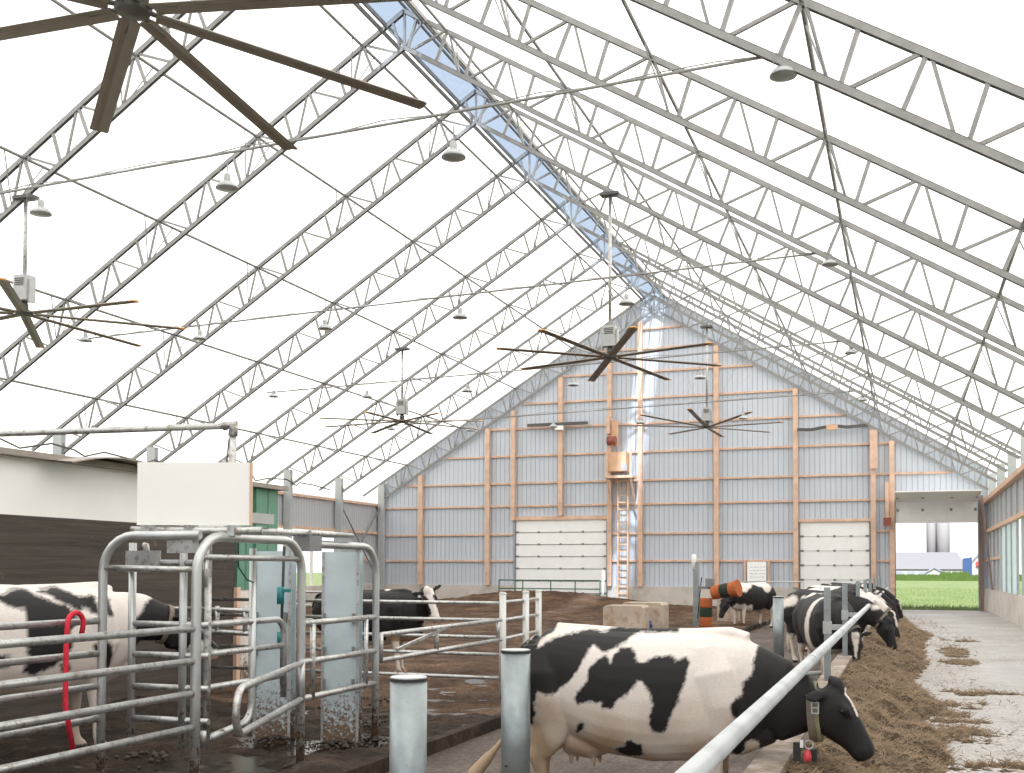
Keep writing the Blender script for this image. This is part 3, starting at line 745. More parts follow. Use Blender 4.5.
gate('pipe_gate', (-5.6, 3.4, 0), (-5.6, 6.52, 0), (1.30, 1.06, .82, .58), 'second galvanised gate carrying the red stick, just behind the front gate', ups=(0,), group='galvanised pipe gates')
def arch(pts, r, lab, extra=()):
    root = thing('pipe_arch', (pts[0][0], pts[0][1], 0), lab, 'pipe frame', 'tall rounded pipe frames')
    MB().tube(pts, r, 12).build('hoop', M['dirty'], root, smooth=True)
    for e in extra: MB().tube(e[1], e[2], 10).build(e[0], M['galv'], root, smooth=True)
    return root
def hoop(a, b, z, rc=.27, legs=(True, True)):
    a = Vector((a[0], a[1], 0)); b = Vector((b[0], b[1], 0)); e = (b-a).normalized(); U_ = Vector((0,0,1)); pts = []
    if legs[0]: pts += [a, a+U_*.8] + arc(a+e*rc+U_*(z-rc), rc, pi, pi/2, 6, e, U_)
    else: pts += [a+U_*z]
    if legs[1]: pts += arc(b-e*rc+U_*(z-rc), rc, pi/2, 0, 6, e, U_) + [b+U_*.8, b]
    else: pts += [b+U_*z]
    return pts
arch(hoop((-5.58, 6.55), (-4.78, 6.62), 1.93, legs=(True, False)), .033, 'pipe frame with rounded top left, behind the front gate and below the white board',
     [('crossbar', [(-5.58, 6.55, 1.69), (-4.78, 6.56, 1.68)], .024)])
arch(hoop((-4.75, 6.54), (-4.74, 7.96), 1.92), .036, 'tall rounded pipe frame in front with the loop ended gate',
     [('crossbar', [(-4.75, 6.56, 1.77), (-4.74, 7.94, 1.77)], .024), ('hinge_pin', [(-4.75, 6.64, 1.55), (-4.75, 6.64, 1.75)], .018), ('hinge_pin', [(-4.75, 6.64, .40), (-4.75, 6.64, .52)], .022)])
arch(hoop((-4.76, 8.1), (-4.78, 9.40), 1.90, legs=(False, True)), .034, 'rounded pipe frame right of the pale blue column',
     [('side_rail', [(-4.75, 7.96, z), (-4.78, 9.40, z)], .027) for z in (1.23, .905, .60)]+[('upright', [(-4.74, 8.15, .58), (-4.74, 8.15, 1.22)], .024), ('upright', [(-4.77, 9.18, .60), (-4.77, 9.18, 1.22)], .022)])
# loop ended gate swinging out towards the camera
def loop_gate():
    root = thing('loop_gate', (-4.72, 7.92, 0), 'galvanised gate with one long rounded end swinging out below the pipe frame', 'gate')
    h = Vector((-4.70, 7.90, 0)); e = Vector((-4.08, 6.05, 0)); d = (e-h).normalized(); Z = Vector((0,0,1)); rc = .15; c = e-d*rc
    pts = [h+Z*.91, c+Z*.90]+arc(c+Z*.75, rc, pi/2, -pi/2, 10, d, Z)[1:]+[h+Z*.61]
    MB().tube(pts, .026, 12).build('loop_rail', M['galv'], root, smooth=True)
    MB().tube([h+Z*.58, h+Z*.94], .03, 10).build('hinge_sleeve', M['dirty'], root, smooth=True)
loop_gate()
def inner_gate():
    root = thing('pipe_gate', (-4.88, 7.4, 0), 'inner galvanised gate with rounded corners inside the tall pipe frame', 'gate', 'galvanised pipe gates')
    a = Vector((-4.88, 6.86, 0)); b = Vector((-4.88, 7.92, 0)); Z = Vector((0,0,1)); e = Vector((0,1,0)); rc = .13
    MB().tube([a+Z*.35, a+Z*1.86], .028, 10).build('stile', M['galv'], root, smooth=True)
    MB().tube([a+Z*1.27]+arc(b-e*rc+Z*(1.27-rc), rc, pi/2, 0, 6, e, Z)+[b+Z*.62], .026, 10).build('frame_rail', M['galv'], root, smooth=True)
    for z in (1.05, .80): MB().tube([a+Z*z, b+Z*z], .024, 10).build('rail', M['galv'], root, smooth=True)
    b2 = Vector((-4.88, 7.45, 0))
    MB().tube([b2+Z*1.85, b2+Z*.70]+arc(b2-e*.15+Z*.62, .15, 0, -pi/2, 6, e, Z)+[a+Z*.42], .03, 10).build('drop_pipe', M['dirty'], root, smooth=True)
inner_gate()
g = gate('pipe_gate', (-5.52, 6.78, 0), (-4.82, 6.80, 0), (1.27, 1.04, .80, .56), 'short cross gate between the left pipe frame and the front post', ups=(), r=.024, group='galvanised pipe gates')
for x in (-5.50, -5.04): MB().tube([(x, 6.78, .35), (x, 6.78, 1.88)], .03, 10).build('stile', M['dirty'], g, smooth=True)
MB().tube([(-5.40, 6.78, 1.86)]+arc((-5.25, 6.78, 1.86), .13, pi, 1.5*pi, 6, (1,0,0), (0,0,1))+[(-4.85, 6.78, 1.73)], .024, 10).build('bent_pipe', M['galv'], g, smooth=True)
MB().box(-5.52, -5.22, 6.72, 6.75, 1.66, 1.82).build('latch_plate', M['galv'], g)
gate('pipe_gate', (-7.6, 9.9, 0), (-5.9, 9.4, 0), (1.26, 1.03), 'low galvanised gate behind the inner gate beside the left pale column', ups=(.0, .5, .75), top=1.3, group='galvanised pipe gates')
gate('pipe_gate', (-4.80, 9.55, 0), (-4.84, 13.0, 0), (1.05, .80), 'long two rail gate before the black cow with the white face', ups=(.0, .40, .97), group='galvanised pipe gates')
m = gate('pipe_fence', (-9.25, 13.1, 0), (-4.90, 13.1, 0), (1.26, 1.04, .82, .60, .30), 'five rail pipe fence across the pen in front of the black cow', 'fence', r=.024)
MB().bar((-4.8, 9.9, .88), (-4.8, 11.2, 1.05), .03).build('brace', M['galv'], m)
gate('pipe_fence', (-11.5, 18.2, 0), (-9.0, 18.2, 0), (1.26, 1.0, .74, .48), 'far pipe fence behind the black cow\'s tail', 'fence', r=.024, ups=(.1, .9))
gate('pipe_fence', (-4.85, 13.16, 0), (-5.0, 14.95, 0), (1.27, 1.04, .80, .55), 'short pipe fence joining the three white topped posts', 'fence', r=.024)
for x, y, lab in ((-4.85, 13.1, 'left one of three pale posts in the middle of the pen'), (-4.90, 14.15, 'middle one of three pale posts in the middle of the pen'), (-5.0, 15.0, 'right one of three pale posts in the middle of the pen')):
    post(x, y, 1.37, .044, lab, mtl='pale', group='pale pen posts')
# H columns
def hcol(x, y, h, w_, lab, rz=0.34):
    root = thing('steel_column', (x, y, 0), lab, 'column', 'wide pale steel columns', rz=0)
    c, s = cos(rz), sin(rz)
    def R(u, v, z): return (x+c*u-s*v, y+s*u+c*v, z)
    def bx_(u0, u1, v0, v1, z0, z1):
        m = MB(); P_ = [R(u0,v0,z0),R(u1,v0,z0),R(u1,v1,z0),R(u0,v1,z0),R(u0,v0,z1),R(u1,v0,z1),R(u1,v1,z1),R(u0,v1,z1)]
        return m.add(P_, [(0,3,2,1),(4,5,6,7),(0,1,5,4),(1,2,6,5),(2,3,7,6),(3,0,4,7)])
    for v in (-.11, .11): bx_(-w_/2, w_/2, v-.008, v+.008, 0, h).build('flange', M['column'], root)
    bx_(-.008, .008, -.10, .10, 0, h).build('web', M['column'], root)
    for u in (-w_/2+.012, w_/2-.012): bx_(u-.012, u+.012, -.128, -.112, 0, h).build('edge_strip', M['galv'], root)
    for z in (1.22, .905, .6):
        for u in (-w_/2+.03, w_/2-.05): bx_(u-.012, u+.012, -.16, -.11, z-.05, z+.05).build('u_bolt', M['hinge'], root)
    return root
hcol(-5.07, 9.27, 1.85, .355, 'right wide pale steel column with mud splashed foot')
hcol(-5.80, 9.25, 1.86, .36, 'left wide pale steel column behind the tall pipe frame')
tag(MB().tube([(-5.52, 8.92, .6), (-5.52, 8.92, 1.3), (-5.52, 8.95, 1.9)], .014, 8).build('hose', M['black'], smooth=True), 'thin dark hose hanging beside the left pale column', 'hose')
root = thing('coupling', (-5.5, 8.88, 1.3), 'teal valve coupling on the dark hose', 'valve')
MB().tube([(-5.5, 8.86, 1.36), (-5.5, 8.86, 1.52)], .035, 10).build('body', M['teal'], root, smooth=True)
MB().tube([(-5.5, 8.86, .98), (-5.5, 8.86, 1.10)], .03, 10).build('lower_body', M['teal'], root, smooth=True)
MB().box(-5.5, -5.40, 8.84, 8.88, 1.47, 1.50).build('lever', M['teal'], root)
# overhead pipe, board and actuators
root = thing('overhead_pipe', (-4.75, 7.9, 2.0), 'rusty galvanised pipe over the tops of the pipe frames', 'pipe')
MB().tube([(-5.42, 6.66, 1.97), (-4.50, 6.99, 1.97)], .03, 12).build('cross_pipe', M['galv'], root, smooth=True)
MB().tube([(-4.77, 6.90, 1.98), (-4.75, 8.85, 1.99)], .026, 12).build('long_pipe', M['galv'], root, smooth=True)
for x in (-5.3, -5.0, -4.7): MB().box(x-.03, x+.03, 6.66+(x+5.42)*.36-.045, 6.66+(x+5.42)*.36+.045, 1.93, 2.01).build('clamp', M['galv'], root)
root = thing('gate_actuator', (-4.9, 6.7, 1.9), 'pneumatic cylinder with pale sleeve under the white board', 'actuator')
MB().tube([(-5.35, 6.66, 1.93), (-4.95, 6.66, 1.93)], .012, 8).build('piston_rod', M['hinge'], root, smooth=True)
MB().tube([(-5.0, 6.66, 1.92), (-4.82, 6.66, 1.92)], .028, 12).build('cylinder', M['whitetag'], root, smooth=True)
MB().box(-5.07, -4.85, 6.62, 6.70, 1.80, 1.90).build('bracket', M['galv'], root)
root = thing('gate_actuator', (-4.7, 8.0, 1.9), 'grey control box and cylinder on top of the right pipe frame', 'actuator')
MB().box(-4.86, -4.70, 8.02, 8.22, 1.84, 1.97).build('control_box', M['hinge'], root)
MB().box(-4.84, -4.72, 7.15, 7.50, 2.04, 2.12).build('sensor_box', M['fan_box'], root)
MB().tube([(-4.72, 8.05, 1.99), (-4.72, 8.8, 1.99)], .024, 12).build('cylinder', M['galv'], root, smooth=True)
m = MB(); m.tube([(-4.75, 7.05, 2.0), (-4.78, 7.10, 1.7), (-4.80, 7.25, 1.60), (-4.84, 7.4, 1.58)], .006, 6)
tag(m.build('control_cable', M['black'], smooth=True), 'thin black cable drooping beside the tall pipe frame', 'cable')
root = thing('white_board', (-4.88, 6.7, 2.03), 'plain white board standing on the pipe above the pen frames', 'board')
MB().bar((-5.39, 6.69, 2.245), (-4.60, 6.975, 2.245), .025, .47).build('panel', M['whiteboard'], root)
MB().bar((-4.60, 6.975, 2.245), (-4.585, 6.98, 2.245), .035, .47).build('timber_edge', M['wood'], root)
root = thing('water_pipe', (-7.2, 7.2, 2.0), 'long grey overhead pipe with an elbow dropping behind the white board', 'pipe')
MB().tube([(-13.0, 7.2, 2.90), (-4.98, 7.2, 2.80)], .026, 12).build('horizontal_run', M['galv'], root, smooth=True)
MB().tube([(-4.91, 7.2, 2.05), (-4.91, 7.2, 2.80)], .028, 12).build('drop', M['galv'], root, smooth=True)
MB().tube([(-4.99, 7.2, 2.80), (-4.90, 7.2, 2.81), (-4.91, 7.2, 2.72)], .038, 12).build('elbow', M['galv'], root, smooth=True)
MB().tube([(-4.99, 7.18, 2.10), (-4.93, 7.18, 2.70)], .006, 6).build('wire', M['darkcable'], root)
MB().box(-5.02, -4.97, 7.12, 7.17, 2.03, 2.12).build('connector', M['black'], root)
# red stick hooked over the rail
pts = [(-5.55, 6.30, 1.21), (-5.55, 6.32, 1.29)]+arc((-5.55, 6.24, 1.29), .08, 0, pi, 8, (0,1,0), (0,0,1))[1:]+[(-5.55, 6.15, 1.1), (-5.54, 6.14, .72), (-5.52, 6.20, .40)]
tag(MB().tube(pts, .019, 10).build('red_stick', M['red'], smooth=True), 'bright red hooked stick hanging on the second gate', 'stick')
# bollards
for x, y, h, z0, lab in ((-2.46, 5.22, 1.10, -.1, 'thick galvanised bollard, the left nearest one with a light cap'), (-2.46, 6.90, 1.13, -.1, 'thick galvanised bollard before the rump of the near cow'), (-2.22, 20.8, 1.19, -.1, 'galvanised bollard left of the first row cow in the distance')):
    root = thing('bollard', (x, y, z0), lab, 'bollard', 'round galvanised bollards')
    MB().tube([(x, y, z0), (x, y, h)], .098, 32).build('shaft', M['bollard'], root, smooth=True)
    MB().lathe([(.102, 0), (.102, .012), (.098, .014)], (x, y, h), 32).build('cap_ring', M['black'], root)
    MB().lathe([(.097, .0), (.097, .019), (.09, .022)], (x, y, h), 32).build('cap', M['rail'], root)
    MB().lathe([(.012, 0), (.012, .008)], (x-.03, y-.097, h-.75), 8).build('bolt_hole', M['black'], root)
# feed rail and posts
root = thing('feed_rail', (-.62, 20, .9), 'long pale steel neck rail running the length of the feed alley', 'rail')
MB().tube([(-.62, 1.2, 1.055), (-.62, 43.5, 1.055)], .038, 20).build('pipe', M['rail'], root, smooth=True)
for y in (7.93, 14.2, 20.4, 26.6, 32.8): MB().tube([(-.62, y-.05, 1.055), (-.62, y+.05, 1.055)], .044, 20).build('coupling', M['rail'], root, smooth=True)
for i, y in enumerate((12.7, 16.5, 21.2, 25.1, 28.9, 32.9, 36.9, 40.9)):
    o_ = ['first', 'second', 'third', 'fourth', 'fifth', 'sixth', 'seventh', 'eighth'][i]
    root = thing('feed_post', (-.82, y, .3), 'galvanised post on the feed kerb, %s behind the near cow' % o_, 'post', 'feed line posts')
    MB().box(-.855, -.785, y-.035, y+.035, .3, 1.50).build('shaft', M['bollard'], root)
    MB().box(-.865, -.775, y-.045, y+.045, .98, 1.12).build('clamp', M['dirty'], root)
    MB().bar((-.80, y, 1.055), (-.655, y, 1.055), .05, .06).build('arm', M['dirty'], root)
MB().tube([(-2.4, 24.4, .35), (-.9, 12.7, .62)], .02, 8)
tag(MB().tube([(-2.40, 11.9, .45), (-.88, 12.6, .55)], .024, 8).build('low_rail', M['galv'], smooth=True), 'low pale pipe crossing behind the near cow neck', 'rail')
# concrete blocks and brush
root = tag(MB().prism([(-7.72,0),(-6.62,0),(-6.62,.68),(-6.69,.74),(-7.65,.74),(-7.72,.68)], 28.7, 29.5).build('concrete_block', M['block']), 'tan concrete block behind the near cow, left front one of the pair', 'concrete block', 'tan concrete blocks')
root = tag(MB().prism([(-7.5,0),(-6.35,0),(-6.35,.72),(-6.42,.79),(-7.43,.79),(-7.5,.72)], 29.9, 30.8).build('concrete_block', M['block']), 'tan concrete block behind the near cow, right rear one of the pair', 'concrete block', 'tan concrete blocks')
tag(MB().lathe([(.06,0),(.065,.2),(.03,.25),(.03,.3)], (-6.62, 29.6, .0), 12).build('blue_bottle', M['farm_b']), 'small blue bottle beside the concrete blocks', 'bottle')
tag(MB().prism([(-5.75,0),(-5.1,0),(-5.1,.98),(-5.75,.98)], 35.6, 36.3).build('concrete_block', M['block']), 'upright tan concrete block behind the orange brushes', 'concrete block', 'tan concrete blocks')
root = thing('cow_brush', (-5.70, 31.6, 0), 'swinging cow brush with two orange and dark green rollers on a grey post', 'cow brush')
MB().box(-5.79, -5.63, 31.55, 31.75, 0, 1.95).build('post', M['bollard'], root)
MB().lathe([(.07,0),(.075,.35),(.04,.45)], (-5.77, 31.6, 1.72), 14).build('top_cover', M['whitetag'], root, smooth=True)
MB().box(-5.37, -5.13, 31.2, 31.4, 1.22, 1.46).build('motor', M['hinge'], root)
MB().bar((-5.65, 31.6, 1.2), (-5.25, 31.3, 1.2), .08).build('swing_arm', M['hinge'], root)
MB().tube([(-5.65, 31.5, .3), (-5.53, 31.5, 1.5)], .015, 6).build('hydraulic_hose', M['black'], root)
def roller(a, b, r, fl):
    a = Vector(a); b = Vector(b)
    for i, (t0, t1, mm) in enumerate(((0, .33, 'orangebr'), (.33, .66, 'greenbr'), (.66, 1, 'orangebr'))):
        pts = [a.lerp(b, t0+(t1-t0)*k/8) for k in range(9)]
        rs = []
        for k in range(9):
            t = t0+(t1-t0)*k/8; rs.append(r*(1+fl*(max(0, t-.6)/.4)**1.5)+.008*sin(k*2.9))
        MB().tube(pts, rs, 24).build('bristle_band', M[mm], root, smooth=True)
roller((-5.37, 31.3, .90), (-5.37, 31.3, .08), .18, 0)
roller((-5.17, 31.3, 1.06), (-4.41, 31.1, 1.20), .20, .25)
tag(MB().tube([(-3.9, 46, .0), (-3.9, 46, 1.25), (-6.5, 46, 1.25), (-6.5, 46, 0)], .03, 8).build('back_rail', M['dirty'], smooth=True), 'plain pipe frame behind the distant standing cow', 'pipe frame')
# ------------------------------------------------------------------ cows
def cow_mat():
    m = bpy.data.materials.new('cow_coat'); nt, N, L = nm(m); p = N['Principled BSDF']
    a = N.new('ShaderNodeAttribute'); a.attribute_name = 'coat'
    v = texco(nt, 1)
    n = ramp(nt, noise_n(nt, texco(nt, (1, 1, 2.2)), 60, 4, .7), [(.3, .82), (.7, 1.0)])
    c = mixc(nt, 1, a.outputs['Color'], n, 'MULTIPLY')
    L.new(c, p.inputs['Base Color']); p.inputs['Roughness'].default_value = .62
    p.inputs['Specular IOR Level'].default_value = .35
    L.new(bump(nt, noise_n(nt, texco(nt, (1, 1, 2)), 90, 4, .7), .35, .006), p.inputs['Normal'])
    return m
M['cow'] = cow_mat()
def loft(mb, secs, n=20, up=(0,0,1)):
    """secs: list of (centre, half width, half height, exponent)"""
    up = Vector(up); k = len(secs); vs = []
    cs = [Vector(s[0]) for s in secs]
    for i, s in enumerate(secs):
        d = (cs[min(i+1,k-1)]-cs[max(i-1,0)]).normalized()
        side = up.cross(d)
        side = side.normalized() if side.length > 1e-4 else Vector((0,1,0))
        u = d.cross(side).normalized(); e = 2/(s[3] if len(s) > 3 else 2)
        for j in range(n):
            t = 2*pi*j/n; ct, st = cos(t), sin(t)
            vs.append(cs[i]+side*s[1]*math.copysign(abs(ct)**e, ct)+u*s[2]*math.copysign(abs(st)**e, st))
    fs = [(i*n+j, i*n+(j+1)%n, (i+1)*n+(j+1)%n, (i+1)*n+j) for i in range(k-1) for j in range(n)]
    fs += [tuple(range(n-1,-1,-1)), tuple((k-1)*n+j for j in range(n))]
    mb.add(vs, fs)
def inpoly(x, y, P_):
    c = False; n = len(P_); j = n-1
    for i in range(n):
        if (P_[i][1] > y) != (P_[j][1] > y) and x < (P_[j][0]-P_[i][0])*(y-P_[i][1])/(P_[j][1]-P_[i][1])+P_[i][0]: c = not c
        j = i
    return c
BLACK = (.011,.009,.009); WHITE = (.78,.71,.66); TAN = (.40,.265,.145); PINK = (.62,.42,.36)
def mixv(a, b, t): return tuple(a[i]*(1-t)+b[i]*t for i in range(3))
def make_cow(name, label, loc, yaw, coat, poll, hd, neck_mid=None, voxel=.022, scale=1.0, legs=None, tail=None, face=None, hup=(0,0,1), collar=True, nr=.205, hs=1.0, group='black and white cows', udder=True, ear_drop=.3, dirty=.5):
    root = thing('cow', loc, label, 'cow', group, rz=yaw); root.scale = (scale,)*3
    mb = MB()
    T_ = [(-.85,1.24,1.02,.07),(-.81,1.32,.88,.16),(-.72,1.395,.78,.245),(-.57,1.42,.69,.285),(-.38,1.405,.61,.30),(-.12,1.395,.515,.345),(.14,1.39,.485,.36),(.40,1.39,.51,.34),(.60,1.395,.56,.285),(.76,1.36,.62,.225),(.90,1.25,.70,.165),(.98,1.13,.80,.10)]
    loft(mb, [((x,0,(a+b)/2), w_, (a-b)/2, 2.35) for x, a, b, w_ in T_], 28)
    # hook and pin bones, spine
    for s in (-1, 1):
        loft(mb, [((-.74,s*.09,1.18),.05,.06),((-.765,s*.10,1.25),.055,.05),((-.77,s*.09,1.31),.03,.03)], 12, (1,0,0))
        # shoulder and thigh masses
        loft(mb, [((.50,s*.19,1.30),.04,.10),((.55,s*.235,1.12),.085,.17),((.60,s*.225,.92),.085,.16),((.58,s*.19,.72),.07,.11)], 18, (1,0,0))
        loft(mb, [((-.66,s*.16,1.28),.06,.14),((-.66,s*.20,1.08),.12,.22),((-.62,s*.205,.90),.115,.22),((-.57,s*.19,.76),.09,.16)], 18, (1,0,0))
    loft(mb, [((-.6,0,1.39),.06,.05),((0,0,1.375),.06,.035),((.4,0,1.39),.07,.03),((.66,0,1.395),.07,.04),((.78,0,1.36),.06,.04)], 12)
    # brisket
    loft(mb, [((.45,0,.66),.12,.09),((.72,0,.66),.11,.10),((.90,0,.74),.08,.10),((.97,0,.84),.05,.06)], 16)
    # neck and head
    poll = Vector(poll); hd = Vector(hd).normalized(); hu = Vector(hup)
    side = hu.cross(hd).normalized(); hu = hd.cross(side).normalized()
    hc = poll-hu*.115+hd*.04
    nm_ = Vector(neck_mid) if neck_mid else Vector((.93,0,1.10)).lerp(hc-hd*.0, .42)
    loft(mb, [((.50,0,1.06),.18,.28),((.74,0,1.075),.165,.275),((nm_+Vector((.86,0,1.08)))/2,.135,.245),(nm_,.118,nr),(nm_.lerp(hc,.55),.104,.175 if nr < .22 else .19),(hc-hd*.02,.094,.145)], 22)
    H_ = [(-.05,.075,.10,0),(.02,.105,.135,-.0),(.10,.115,.150,-.01),(.18,.108,.145,-.012),(.26,.088,.122,-.004),(.34,.074,.100,.004),(.41,.070,.086,.004),(.465,.074,.080,.0),(.505,.066,.064,-.004),(.525,.040,.036,-.006)]
    loft(mb, [(hc+hd*t*hs+hu*o, w_, h_, 2.5) for t, w_, h_, o in H_], 22, hu)
    # poll tuft, brow ridges and jaw angles
    loft(mb, [(hc-hd*.06+hu*.09,.04,.05),(hc-hd*.02+hu*.13,.07,.045),(hc+hd*.05+hu*.13,.06,.03)], 12, hu)
    for s in (-1, 1):
        loft(mb, [(hc+hd*.10+hu*.085+side*s*.085,.02,.02),(hc+hd*.15+hu*.085+side*s*.095,.035,.03),(hc+hd*.20+hu*.075+side*s*.085,.02,.02)], 10, hu)
        loft(mb, [(hc+hd*.02-hu*.10+side*s*.045,.03,.04),(hc+hd*.10-hu*.135+side*s*.05,.045,.055),(hc+hd*.20-hu*.09+side*s*.045,.03,.03)], 10, hu)
        # ears
        e0 = hc-hd*.005+hu*.045+side*s*.080; ed = (side*s*1.0-hd*.30-hu*ear_drop).normalized()
        eu = ed.cross(hd).normalized()
        loft(mb, [(e0,.024,.022),(e0+ed*.045,.034,.018),(e0+ed*.095,.046,.015),(e0+ed*.145,.038,.013),(e0+ed*.185,.014,.011)], 12, eu)
    # legs
    legs = legs or {}
    def fore(s, dx): 
        loft(mb, [((.57,s*.18,.84),.075,.12),((.56,s*.17,.70),.07,.092),((.555+dx*.3,s*.165,.55),.052,.066),((.56+dx*.5,s*.16,.43),.050,.056),((.56+dx*.55,s*.16,.38),.045,.05),((.56+dx*.75,s*.16,.26),.030,.035),((.56+dx*.9,s*.16,.15),.036,.040),((.575+dx,s*.16,.09),.040,.046),((.595+dx,s*.16,.055),.050,.064),((.61+dx,s*.16,.0),.056,.072)], 14, (1,0,0))
    def hind(s, dx):
        loft(mb, [((-.58,s*.19,.92),.10,.20),((-.57,s*.19,.78),.09,.165),((-.61+dx*.2,s*.185,.64),.075,.128),((-.67+dx*.4,s*.18,.54),.056,.092),((-.71+dx*.5,s*.18,.48),.05,.07),((-.69+dx*.6,s*.18,.38),.034,.044),((-.67+dx*.8,s*.18,.25),.032,.038),((-.66+dx*.9,s*.18,.15),.038,.044),((-.645+dx,s*.18,.09),.040,.048),((-.625+dx,s*.18,.055),.050,.064),((-.61+dx,s*.18,.0),.056,.072)], 14, (1,0,0))
    fl, fr, hl, hr = legs.get('d', (0,.06,-.05,.08))
    fore(1, fl); fore(-1, fr); hind(1, hl); hind(-1, hr)
    if udder:
        loft(mb, [((-.56,0,.70),.15,.09),((-.46,0,.62),.165,.14),((-.32,0,.585),.15,.12),((-.16,0,.60),.08,.06)], 18)
        for ux, uy in ((-.47,-.07),(-.47,.07),(-.30,-.07),(-.30,.07)):
            loft(mb, [((ux,uy,.52),.022,.022),((ux,uy,.46),.018,.018),((ux+.005,uy,.425),.012,.012)], 10, (1,0,0))
    # tail
    tail = tail or [(-.74,0,1.33),(-.87,0,1.30),(-.95,0,1.15),(-.94,0,.85),(-.93,.02,.62)]
    tp = [Vector(p) for p in tail]; sm = []
    for i in range(len(tp)-1):
        for k in range(4): sm.append(tp[i].lerp(tp[i+1], k/4))
    sm.append(tp[-1])
    mb.tube(sm, [.045-.022*min(1, i/(len(sm)*.5)) for i in range(len(sm))], 10)
    sw = [tp[-1], tp[-1]+(tp[-1]-tp[-2]).normalized()*.12, tp[-1]+(tp[-1]-tp[-2]).normalized()*.26, tp[-1]+(tp[-1]-tp[-2]).normalized()*.36+Vector((0,0,-.03)), tp[-1]+(tp[-1]-tp[-2]).normalized()*.44+Vector((0,0,-.05))]
    mb.tube(sw, [.022,.042,.055,.035,.008], 12)
    me0 = bpy.data.meshes.new('raw'); me0.from_pydata([tuple(v) for v in mb.v], [], mb.f)
    import bmesh
    bm = bmesh.new(); bm.from_mesh(me0); bmesh.ops.recalc_face_normals(bm, faces=bm.faces); bm.to_mesh(me0); bm.free()
    tmp = bpy.data.objects.new('raw', me0); COL.objects.link(tmp)
    r = tmp.modifiers.new('r', 'REMESH'); r.mode = 'VOXEL'; r.voxel_size = voxel; r.adaptivity = 0
    sm_ = tmp.modifiers.new('s', 'SMOOTH'); sm_.factor = .5; sm_.iterations = max(2, int(.10/voxel))
    dg = bpy.context.evaluated_depsgraph_get(); ev = tmp.evaluated_get(dg)
    me = bpy.data.meshes.new_from_object(ev, depsgraph=dg); me.name = 'cow_body'
    bpy.data.objects.remove(tmp); bpy.data.meshes.remove(me0)
    me.materials.clear(); me.materials.append(M['cow'])
    ca = me.color_attributes.new('coat', 'FLOAT_COLOR', 'POINT')
    teatz = .5
    data = []
    mz = hc+hd*.50
    for vtx in me.vertices:
        p = vtx.co
        n1 = noise.noise(p*9)*.018+noise.noise(p*28)*.012+noise.noise(p*70)*.006
        n2 = noise.noise(p*9+Vector((5,3,1)))*.018+noise.noise(p*31+Vector((9,1,4)))*.012+noise.noise(p*70+Vector((9,1,4)))*.006
        q = Vector((p.x+n1, p.y, p.z+n2))
        hl_ = (q-hc); th = hl_.dot(hd); uh = hl_.dot(hu); shh = hl_.dot(side)
        inhead = -.10 < th < .56 and abs(uh) < .24 and abs(shh) < .16 and p.x > .9
        blk = None
        if inhead and face: blk = face(th, uh, shh)
        if blk is None:
            blk = coat(q)
            if blk is True or blk is False:
                e_ = voxel*.55; k = sum(1 for dx_, dz_ in ((e_, e_), (-e_, e_), (e_, -e_), (-e_, -e_)) if coat(Vector((q.x+dx_, q.y, q.z+dz_))) is True)
                if 0 < k < 4: blk = mixv(WHITE, BLACK, (k/4)**.8)
        if blk is True: c = BLACK
        elif blk is False: c = WHITE
        else: c = blk
        if c == WHITE and dirty:
            st = .5+.5*noise.noise(p*4.2+Vector((3,7,1)))
            low = max(0, min(1, (1.05-p.z)/.5))
            rear = max(0, min(1, (-.45-p.x)/.25))
            t = dirty*min(1, max(0, (low*.75+rear*(low*.9+.25))*st*1.6+.05))
            c = mixv(c, TAN, min(.85, t))
        if p.z < .055: c = (.06,.045,.035)
        if udder and -.58 < p.x < -.14 and abs(p.y) < .17 and p.z < .62 and p.z > .40 and p.x < -.2: c = mixv(c, (.50,.35,.27), .6)
        if th > .475 and inhead and c != BLACK: c = PINK
        data += [c[0], c[1], c[2], 1]
    ca.data.foreach_set('color', data)
    for pl_ in me.polygons: pl_.use_smooth = True
    body = bpy.data.objects.new('body', me); COL.objects.link(body); body.parent = root
    Lc = dict(local=True)
    for s in (-1, 1):
        e = hc+hd*.145+hu*.062+side*s*.104
        m = MB(); m.lathe([(.004,-.017),(.012,-.013),(.018,0),(.012,.013),(.004,.017)], e, 12).build('eye', M['eye'], root, smooth=True, **Lc)
        nn = hc+hd*.512+side*s*.032+hu*.012
        MB().lathe([(.003,-.008),(.012,0),(.003,.008)], nn, 8).build('nostril', M['black'], root, smooth=True, **Lc)
    if collar:
        c0 = nm_.lerp(hc, .80); d = (hc-nm_).normalized()
        sd = Vector((0,0,1)).cross(d).normalized() if abs(d.z) < .95 else side; uu = d.cross(sd).normalized()
        ring = MB(); N_ = 32; vs = []
        for rr, off in ((1.0,-.022),(1.06,-.022),(1.06,.022),(1.0,.022)):
            for j in range(N_):
                t = 2*pi*j/N_
                vs.append(c0+d*off+sd*cos(t)*.112*rr+uu*(sin(t)*.168*rr-.005))
        fs = [(a_*N_+j, a_*N_+(j+1)%N_, ((a_+1)%4)*N_+(j+1)%N_, ((a_+1)%4)*N_+j) for a_ in range(4) for j in range(N_)]
        ring.add(vs, fs); cl = ring.build('collar', M['leather'], root, **Lc)
        root['_c'] = 0; del root['_c']
    return root, hc, hd, hu, side
